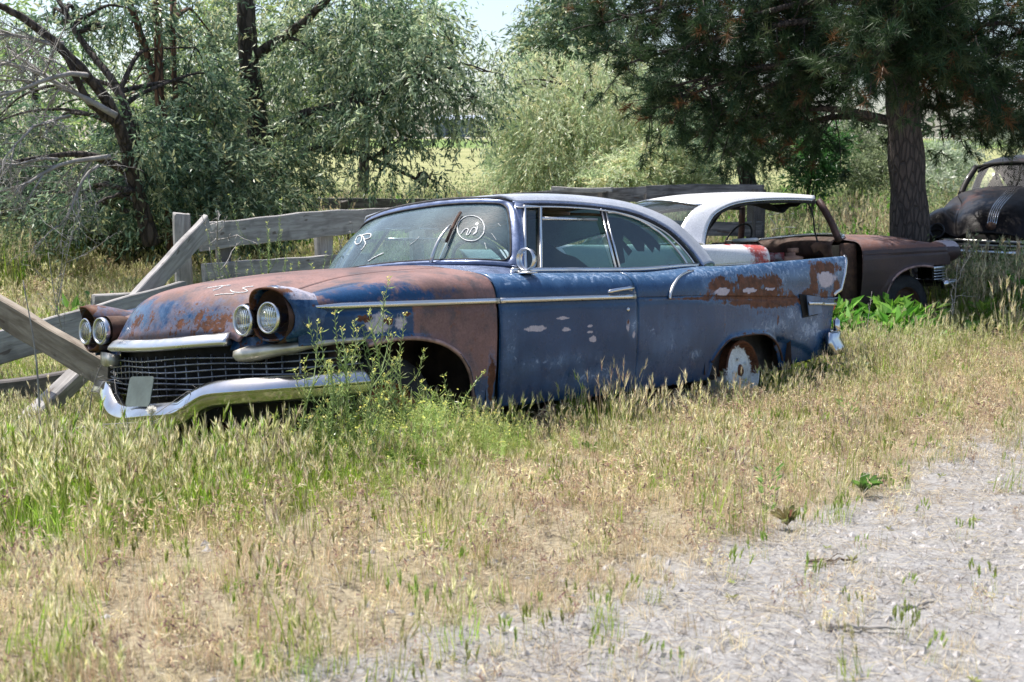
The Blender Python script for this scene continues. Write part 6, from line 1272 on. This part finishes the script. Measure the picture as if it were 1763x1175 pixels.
def gn_group():
    g = bpy.data.node_groups.new('scatter_tufts', 'GeometryNodeTree'); g.interface.new_socket('Geometry', in_out='INPUT', socket_type='NodeSocketGeometry'); g.interface.new_socket('Geometry', in_out='OUTPUT', socket_type='NodeSocketGeometry')
    i = g.nodes.new('NodeGroupInput'); o = g.nodes.new('NodeGroupOutput'); c = g.nodes.new('GeometryNodeCollectionInfo'); c.inputs['Collection'].default_value = TUFTS; c.inputs['Separate Children'].default_value = True; c.inputs['Reset Children'].default_value = True
    ip = g.nodes.new('GeometryNodeInstanceOnPoints'); ip.inputs['Pick Instance'].default_value = True
    def na(nm, ty): n = g.nodes.new('GeometryNodeInputNamedAttribute'); n.data_type = ty; n.inputs['Name'].default_value = nm; return n.outputs[0]
    er = g.nodes.new('FunctionNodeEulerToRotation'); g.links.new(na('rot', 'FLOAT_VECTOR'), er.inputs[0])
    g.links.new(i.outputs[0], ip.inputs['Points']); g.links.new(c.outputs[0], ip.inputs['Instance']); g.links.new(na('idx', 'INT'), ip.inputs['Instance Index']); g.links.new(er.outputs[0], ip.inputs['Rotation']); g.links.new(na('scl', 'FLOAT'), ip.inputs['Scale']); g.links.new(ip.outputs[0], o.inputs[0]); return g
GN = gn_group()
def pick(names, P):
    """choose a name per row from a probability table"""
    P = P / P.sum(1, keepdims=True); c = P.cumsum(1); u = rng.random((len(P), 1)); i = (u > c).sum(1).clip(0, len(names) - 1); return np.array(names)[i]
def near_kind(x, y):
    g = green(x, y); d = dirt(x, y); w1 = np.clip(.5 + .5 * wob(x, y, 2.6, 6), 0, 1); w2 = np.clip(.5 + .6 * wob(x, y, 1.1, 10), 0, 1); left = np.clip((-x + .6) / 1.3, 0, 1); dry = (1 - g)
    names = ['dry', 'cheat', 'fox', 'green', 'oat', 'leafy']
    P = np.stack([.70 * dry + .10 * g, (.55 * w1**2 + .15) * dry + .30 * g * (1 - left) * (.3 + w1) + .04, .14 * dry + g * (.30 + .6 * left), g * (.40 + 1.5 * left), .10 * dry + .06 * g, .002 + .015 * g * (1 - w1)], 1)
    P[:, 0] *= 1 + .6 * d; P[:, 4] *= 1 + 6 * d; return pick(names, P), (.70 + .42 * g * left + .18 * g) * (1 - .25 * d) * np.where((x < -1.75) & (y > 4.9) & (y < 9.8), .52, 1.) * (1 - .30 * np.exp(-((y - 4.9 - .1 * x) / .7)**2) * (x < .3))
def near_den(x, y): d = dirt(x, y); dd = np.interp(x, DB[:, 0], DB[:, 1]) - y; d = np.clip(.5 + (dd + .15 + .45 * wob(x, y, 1.9, 4)) / 1.5, 0, 1)**1.3; w = np.clip(.5 + .7 * wob(x, y, 3.3, 12), 0, 1); return np.clip(1 - 1.0 * d, .045 + .20 * np.clip(1.4 - dd, 0, 1) * w + .16 * np.clip(wob(x, y, 2.0, 14), 0, 1)**2, 1) * (.30 + .70 * np.clip(.5 + .8 * wob(x, y, 6.5, 12), 0, 1))**(.35 + .65 * (1 - green(x, y))) * (.82 + .18 * green(x, y))
cnt = scatter('dry_grass', 'dry cheatgrass and foxtail barley covering the foreground and the ground round the blue car', 36000, (-5.5, 6.5, 2.0, 10.5), near_kind, near_den)
cnt += scatter('seed_stalks', 'taller seeding stalks standing out of the dry grass', 3600, (-5, 6.5, 2.2, 10.5), lambda x, y: (pick(['tallfox', 'cheat', 'fox'], np.stack([.25 + .5 * green(x, y), .9 + 0 * x, .35 + 0 * x], 1)), (.36 + .24 * rng.random(len(x)) + .22 * (x < -1.1) * green(x, y) * (y < 5)) * (1 - .35 * np.exp(-((y - 4.9 - .1 * x) / .8)**2) * (x < .3))), lambda x, y: np.clip(1 - dirt(x, y), .05, 1))
cnt += scatter('straw_litter', 'loose straw scattered on the bare soil', 24000, (-4, 6.5, 2.0, 10), lambda x, y: (pick(['straw', 'seed'], np.stack([1 + 0 * x, .03 + 0 * x], 1)), 1 + 0 * x), lambda x, y: np.clip(.25 + dirt(x, y), 0, 1) * np.clip(.45 + .8 * wob(x, y, 2.3, 8), .12, 1))
def mid_kind(x, y):
    w1 = np.clip(.5 + .6 * wob(x, y, 1.2, 6), 0, 1); names = ['cheat', 'fox', 'tallfox', 'tall', 'broad', 'dry']; lf_ = np.clip((-x - 1) / 3, 0, 1); rt = np.clip((x - 4.6) / .8, 0, 1) * np.clip((17 - y) / 2, 0, 1); hid = (x > -6.5) * (x < .5) * (y > 12)
    bk = np.clip((y - 13.5) / 2, 0, 1) * (1 - rt); P = np.stack([.25 + .5 * w1 * (1 - bk) + .6 * rt, .5 + 0 * x, (.12 + .35 * bk + .25 * rt) * (1 - hid), (.35 * bk * (1 - w1) + .5 * lf_ * bk) * (1 - hid), (.05 + bk * np.clip((x - 1) / 3, 0, 1) * .9 + .15 * w1 * bk) * (1 - hid), .3 * (1 - bk)], 1)
    box_ = (x > 2.4) * (x < .365 * y) * (y > 9.8) * (y < 12.2); P[:, 2] *= 1 - box_; P[:, 4] += .30 * box_; P[:, 0] *= 1 - .6 * box_
    return pick(names, P), (1.1 + .25 * bk) * (1 - .35 * bk * (x < 0) * (x > -6)) * (1 + .25 * rt)
fe = lambda x, y: np.exp(-((x + .62) / .55)**2 - ((y - 4.65 + .25 * x) / .40)**2)
cnt += scatter('feathery_weeds', 'feathery light green weeds spreading below the front wheel and bumper end', 1500, (-2.0, .6, 3.8, 5.6), lambda x, y: (pick(['feather', 'feather'], np.ones((len(x), 2))), .55 + .75 * fe(x, y)), lambda x, y: fe(x, y) * .8)
cnt += scatter('meadow_grass', 'mixed green and blond grass and weeds between the cars and the fences', 15000, (-11, 12, 10.2, 21), mid_kind, lambda x, y: .85 + 0 * x)
cnt += scatter('shaded_weeds', 'tall dark weeds in front of the black car', 520, (4.9, 8.5, 12.0, 13.7), lambda x, y: (pick(['tallfox', 'tall', 'cheat'], np.stack([.6 + 0 * x, .5 + 0 * x, .1 + 0 * x], 1)), 1.08 + 0 * x))
cnt += scatter('tall_weeds', 'tall green weeds and grass beyond the fence lines', 5200, (-22, 24, 20, 38), lambda x, y: (pick(['tall', 'tallfox', 'broad', 'leafy'], np.stack([.5 + 0 * x, .35 + 0 * x, .12 + .3 * (x > 2), .2 + 0 * x], 1)), (1.5 - .5 * (y > 28)) * np.ones_like(x)), lambda x, y: np.clip((39 - y) / 14, .15, 1))
print('tufts', cnt, 'kinds', _ki)

# ------------------------------------------------------------------ single plants, sticks and stones
def mustard(x, y, h, lab, lean=0., grp='flowering mustard weeds', nb=7, z=None):
    z = float(gz(x, y)) if z is None else z; root = empty('mustard_plant', (x, y, z), label=lab, cat='weed', group=grp); st = []; C = []; D_ = []; fl = []
    main = crom(np.array([(0, 0, -.02), (lean * .3 + rng.normal(0, .01), rng.normal(0, .01), h * .4), (lean * .6, rng.normal(0, .02), h * .75), (lean + rng.normal(0, .02), 0, h)]), 5); st.append(tube(main, np.linspace(.005, .0018, len(main)), 4, up=(1, .2, 0))); tips = [(main[-1], unit(main[-1] - main[-2]), h * .42)]
    for k in range(nb):
        i = int(len(main) * (.15 + .65 * k / nb)); a = rng.uniform(0, 6.28); L = h * (.30 + .30 * rng.random()); e = main[i] + np.array([math.cos(a) * L * .5, math.sin(a) * L * .5, L * .9]); q = crom(np.array([main[i], (main[i] + e) / 2 + np.array([math.cos(a), math.sin(a), -.3]) * L * .12, e]), 5); st.append(tube(q, np.linspace(.0028, .0012, len(q)), 3, up=(1, .2, 0))); tips.append((e, unit(q[-1] - q[-2]), L * .75))
        for _ in range(6): j = rng.integers(0, len(q)); C.append(q[j]); D_.append(unit(rng.normal(size=3) + [0, 0, .5]))
    for _ in range(26): j = rng.integers(0, len(main) - 4); C.append(main[j]); D_.append(unit(rng.normal(size=3) * [1, 1, .5] + [0, 0, .3]))
    pods = []
    for e, d, L in tips:
        for k in range(int(L / .010)): a = k * 2.4; s_ = np.array([math.cos(a), math.sin(a), 0]); p = e - d * L * (k / (L / .010)); pods.append((p, unit(d * .9 + s_ * .75), .022 + .006 * rng.random()))
        for _ in range(7): fl.append(e + rng.normal(0, .005, 3) + d * .003)
    v1, f1, k1 = cards(np.array(C), np.array(D_), .040, .0045, np.array([(.30, .42, .13), (.38, .48, .18)])[rng.integers(0, 2, len(C))]); pp = np.array([p for p, _, _ in pods]); v2, f2, k2 = cards(pp, np.array([d for _, d, _ in pods]), np.array([l for *_, l in pods]), .0035, np.array([(.42, .52, .18), (.34, .46, .14), (.52, .58, .26)])[rng.integers(0, 3, len(pp))])
    mesh('leaves', np.concatenate([v1, v2]), np.concatenate([f1, f2 + len(v1)]), M['leaf'], root, smooth=False, col=np.concatenate([k1, k2])); v, f = join(st); mesh('stem', v, f, M['stem'], root)
    fl = np.array(fl); v, f, k = cards(fl, unit(rng.normal(size=fl.shape) + [0, 0, .8]), .008, .008, np.tile((.80, .76, .22), (len(fl), 1))); mesh('flowers', v, f, M['leaf'], root, smooth=False, col=k)
M['stick'] = simple('dark_stick', (.09, .065, .05), .9, 0, .4, 30, .4)
M['stem'] = simple('green_stem', (.20, .27, .09), .6, 0, .2)
def front(px, py, D): p = A(px, py, D); return p
mst = sorted([(492, 4.5, .84), (528, 4.55, .66), (556, 4.45, .80), (592, 4.6, 1.0), (622, 4.5, .70), (650, 4.65, .96), (690, 4.65, .76), (574, 4.8, .86), (668, 4.9, .70), (640, 4.35, .46)])
ORD = ['leftmost', 'second from the left', 'third from the left', 'fourth from the left', 'fifth from the left', 'sixth from the left', 'seventh from the left', 'eighth from the left', 'ninth from the left', 'rightmost']
for i, (px, D, h) in enumerate(mst): x = (px - 881.5) / 1973.5 * D * .985; mustard(x, D, h * .58 + .04, '%s mustard weed, the %s of the clump before the front wheel' % ('tall' if h > .75 else 'shorter', ORD[i]), rng.normal(0, .05), 'mustard clump before the front wheel')
mustard(-2.02, 9.35, 1.05, 'tall bushy mustard weed with yellow flowers growing behind the hood before the grey fence', .05, nb=16); mustard(-2.15, 9.25, .85, 'lower mustard weed leaning left of the tall one behind the hood', -.18, nb=12); mustard(-1.72, 9.5, .82, 'small mustard weed right of the tall one near the fence post', .08, nb=8)
mustard(-.33, 5.05, .36, 'mustard stalk leaning right across the rear edge of the front wheel opening', .22, nb=2); mustard(-1.62, 4.75, .20, 'small mustard sprig in front of the number plate', -.03, nb=2)
def dock(x, y, s, lab, cols, n=15, up_=1.0):
    z = float(gz(x, y)); V = []; F = []; K = []; o = 0
    for i in range(n):
        a = rng.uniform(0, 6.28); L = s * (.6 + .6 * rng.random()); w = L * .22; t = np.linspace(0, 1, 9); el = up_ + rng.normal(0, .2); r = L * t * math.cos(el); zz = L * t * math.sin(el) - .35 * L * t**2.4; P = np.stack([r * math.cos(a), r * math.sin(a), zz], 1); sd = np.array([-math.sin(a), math.cos(a), 0]); ww = (w * np.sin(np.pi * np.clip(t * .93 + .04, 0, 1))**.8 * (1 + .12 * np.sin(t * 18 + i)))[:, None]
        G = np.stack([P - sd * ww / 2 + [0, 0, .012], P, P + sd * ww / 2 + [0, 0, .012]], 1); v, f = grid(G); V.append(v); F.append(f + o); o += len(v); K.append(np.tile(np.array(cols[rng.integers(len(cols))]) * (1 + rng.normal(0, .12)), (len(v), 1)))
    return tag_leaf(np.concatenate(V) + 0, np.concatenate(F), np.concatenate(K), (x, y, z), lab)
def tag_leaf(V, F, K, loc, lab): o = mesh('broadleaf_weed', V, F, M['leaf'], col=np.clip(K, .003, 1), label=lab, cat='weed', group='broad leaved weeds'); o.location = loc; return o
G1 = [(.12, .27, .035), (.16, .33, .05), (.09, .20, .03)]; G2 = [(.16, .18, .06), (.22, .11, .07), (.24, .22, .09), (.20, .17, .07)]; G3 = [(.17, .30, .10), (.22, .34, .14)]
for x, y, s, lab, c in ((-1.35, 4.30, .20, 'large green dock in the grass below the bumper', G1), (-1.20, 4.2, .13, 'small bright dock right of the large one below the bumper', G3), (-.43, 4.55, .17, 'upright bright green leafy weed below the front wheel', G1), (-.70, 4.45, .10, 'low leafy weed in the tan grass below the mustard clump', G1), (1.30, 4.10, .11, 'dark green dock at the edge of the bare soil', [(.07, .17, .03), (.12, .25, .05)]), (.90, 3.60, .085, 'reddish brown dock standing by the bare soil', G2),
    (2.20, 8.05, .24, 'broad leaved weed under the tail of the blue car', [(.05, .13, .02), (.09, .20, .03)]), (1.80, 7.75, .20, 'broad leaved weed beside the rear wheel', G1), (2.55, 8.3, .22, 'broad leaved weed behind the rear bumper', [(.06, .15, .025), (.11, .24, .04)]), (.02, 6.1, .20, 'broad leaved weed against the bottom of the blue door', G1), (-.2, 5.75, .17, 'round leaved weed behind the front wheel opening', G3), (-.95, 4.05, .08, 'pale green seedling in the tan grass', G3), (.35, 4.9, .08, 'small leafy weed in dry grass below the door', G1), (-5.0, 13.6, .42, 'big leafy dock behind the left headlight in the sunlit grass', [(.07, .19, .04), (.05, .13, .03)])): dock(x, y, s, lab, c)
for i, (x, y) in enumerate(sorted([(3.4, 10.6), (3.7, 10.9), (4.0, 10.7), (4.3, 11.1), (3.2, 10.2), (3.55, 10.2), (4.6, 11.4), (3.0, 10.6)])): dock(x, y, .30 + .08 * rng.random(), 'bright green leafy weed between blue fin and brown wheel, %s of eight' % ('rightmost' if i == 7 else ORD[i]), [(.16, .36, .04), (.20, .42, .06), (.12, .29, .03)], 16, 1.0)
# dandelion clock
dp = at(261, 712, 4.55); dn = empty('dandelion', (dp[0], dp[1], float(gz(dp[0], dp[1]))), label='white dandelion seed head in front of the chrome bumper', cat='flower'); hz = float(dp[2] - gz(dp[0], dp[1]))
mesh('stem', *tube(crom([(0, 0, 0), (.004, 0, hz * .5), (0, 0, hz)], 4), .0022, 5, up=(1, 0, 0)), M['stem'], dn)
d = unit(rng.normal(size=(240, 3))); v, f, k_ = cards(np.zeros((240, 3)) + [0, 0, hz + .012], d, .024, .0035, np.tile((.86, .84, .78), (240, 1))); mesh('seed_head', v, f, M['leaf'], dn, smooth=False, col=k_)
# dry leafless twigs, standing
def drytwig(base, tip, lab, n=7, r=.006, L=.3, kx=1.):
    base = np.array(base, float); tip = np.array(tip, float) - base; out = []; main = crom(np.array([(0, 0, 0), tip * .5 + rng.normal(0, .03, 3), tip]), 6); out.append(tube(main, np.linspace(r, r * .35, len(main)), 5, up=(.6, .7, 0)))
    for k in range(n):
        i = rng.integers(len(main) // 3, len(main)); d = unit(unit(tip) + rng.normal(0, .55, 3)); q = [main[i]]; l = L * (.5 + .7 * rng.random())
        for _ in range(4): d = unit(d + rng.normal(0, .18, 3)); q.append(q[-1] + d * l / 4)
        q = np.array(q); out.append(tube(q, np.linspace(r * .55, r * .25, 5), 4, up=(.6, .7, 0)))
        for _ in range(6): j = rng.integers(1, 5); e = q[j] + unit(d + rng.normal(0, .8, 3)) * l * .16; out.append(tube(np.array([q[j], e]), np.array([r * .3, r * .2]), 3, up=(.6, .7, .2)))
    v, f = join(out); o = mesh('dry_twig', v, f, M['dead'], label=lab, cat='twig', group='bare dry stalks'); o.location = base
drytwig((-2.42, 9.3, -.1), (-2.38, 9.25, 1.02), 'tall forked grey twig standing before the fence behind the hood', 9, .010, .38); drytwig((-1.52, 9.0, .3), (-1.28, 9.0, .93), 'slanting grey twig left of the windshield', 7, .009, .3)
drytwig((-2.72, 5.6, .2), (-2.86, 5.55, .72), 'thick grey stick crossing the sloping plank at the far left', 1, .014, .1); drytwig((-2.2, 5.2, .2), (-2.25, 5.25, 1.05), 'thin upright straw coloured stalk before the sloping plank', 0, .006, .1); drytwig((-2.25, 5.9, .15), (-2.1, 5.9, .62), 'fine dry stalk at the end of the sloping plank', 6, .004, .12)
drytwig((-2.35, 4.9, .3), (-1.55, 4.85, .48), 'dry branched stalk lying before the dropped middle of the bumper', 5, .004, .2); drytwig((-1.75, 4.6, .3), (-1.42, 4.9, .60), 'dry stalks arching over the number plate', 5, .0035, .22); drytwig((-3.0, 7.8, 0), (-3.2, 7.9, .95), 'grey stalks rising left of the passenger headlights', 6, .005, .35); drytwig((-3.9, 9.5, 0), (-3.6, 9.4, 1.0), 'long thin twig arching at the left behind the beams', 5, .006, .5)
drytwig((.07, 5.85, .2), (.13, 5.9, .62), 'single dry seed stalk in front of the blue door', 2, .003, .06); drytwig((4.35, 11.3, -.2), (4.4, 11.3, .55), 'dark dry weed standing before the brown front wheel', 9, .006, .3); drytwig((2.95, 9.4, -.1), (2.97, 9.4, .5), 'thin dark dry stalk behind the blue tail', 4, .004, .12)
for i, (x, y, L, a, lab) in enumerate(((.92, 3.15, .16, .1, 'dark crooked stick lying on the bare soil below the reddish dock'), (.86, 2.62, .20, -.15, 'split grey branch lying on the soil near the bottom edge'), (1.42, 4.35, .18, 1.2, 'pale forked stick by the edge of the bare soil'), (1.05, 2.8, .10, .3, 'short brown stick on the soil at lower right'), (1.9, 5.1, .16, 2.6, 'thin grey stick at the far right of the soil'), (.2, 4.6, .12, .2, 'small dark twig in the tan grass'))):
    z = float(gzn(x, y)) + .008; t_ = np.linspace(-.5, .5, 12); P = np.stack([x + L * t_ * math.cos(a), y + L * t_ * math.sin(a), z + .003 + 0 * t_], 1) + rng.normal(0, .0035, (12, 3)) * [1, 1, .6]; P[6:, 1] += .02 * L * np.arange(6) * .5; j = P[5]; tw = np.array([j, j + [.18 * L, .12 * L, .012], j + [.30 * L, .15 * L, .008]]); v, f = join([tube(P, np.linspace(.0062, .0022, 12) * (1 + .25 * rng.random(12)), 6), tube(tw, np.array([.003, .002, .0012]), 4)]); c = P.mean(0); mesh('fallen_stick', v - c, f, M['dead'] if i % 2 else M['stick'], label=lab, cat='stick', group='sticks on the soil').location = c
# ------------------------------------------------------------------ gravel on the bare soil, as clods one could not count
def clods(n):
    x = rng.uniform(-1.5, 5, n * 4); y = rng.uniform(2, 8, n * 4); k = rng.random(n * 4) < np.clip(dirt(x, y), .05, 1); x, y = x[k][:n], y[k][:n]; z = gzn(x, y); n = len(x); s = .003 + .016 * rng.random(n)**6
    V = np.array([(1, 0, 0), (-.9, .2, 0), (.1, 1, 0), (-.1, -1, .1), (0, 0, .8), (0, .1, -.6)], float); F = np.array([(0, 2, 4), (2, 1, 4), (1, 3, 4), (3, 0, 4), (2, 0, 5), (1, 2, 5), (3, 1, 5), (0, 3, 5)]); a = rng.uniform(0, 6.28, n); c, s_ = np.cos(a), np.sin(a)
    P = V[None] * (1 + rng.normal(0, .2, (n, 6, 3))); X = P[..., 0] * c[:, None] - P[..., 1] * s_[:, None]; Y = P[..., 0] * s_[:, None] + P[..., 1] * c[:, None]; P = np.stack([X, Y, P[..., 2]], -1) * s[:, None, None] + np.stack([x, y, z], 1)[:, None]
    mesh('soil_clods', P.reshape(-1, 3), (F[None] + 6 * np.arange(n)[:, None, None]).reshape(-1, 3), simple('clod', (.36, .345, .335), .95, 0, .45, 40), smooth=False, kind='stuff', label='small clods and pebbles on the bare soil', cat='pebbles')
clods(26000)
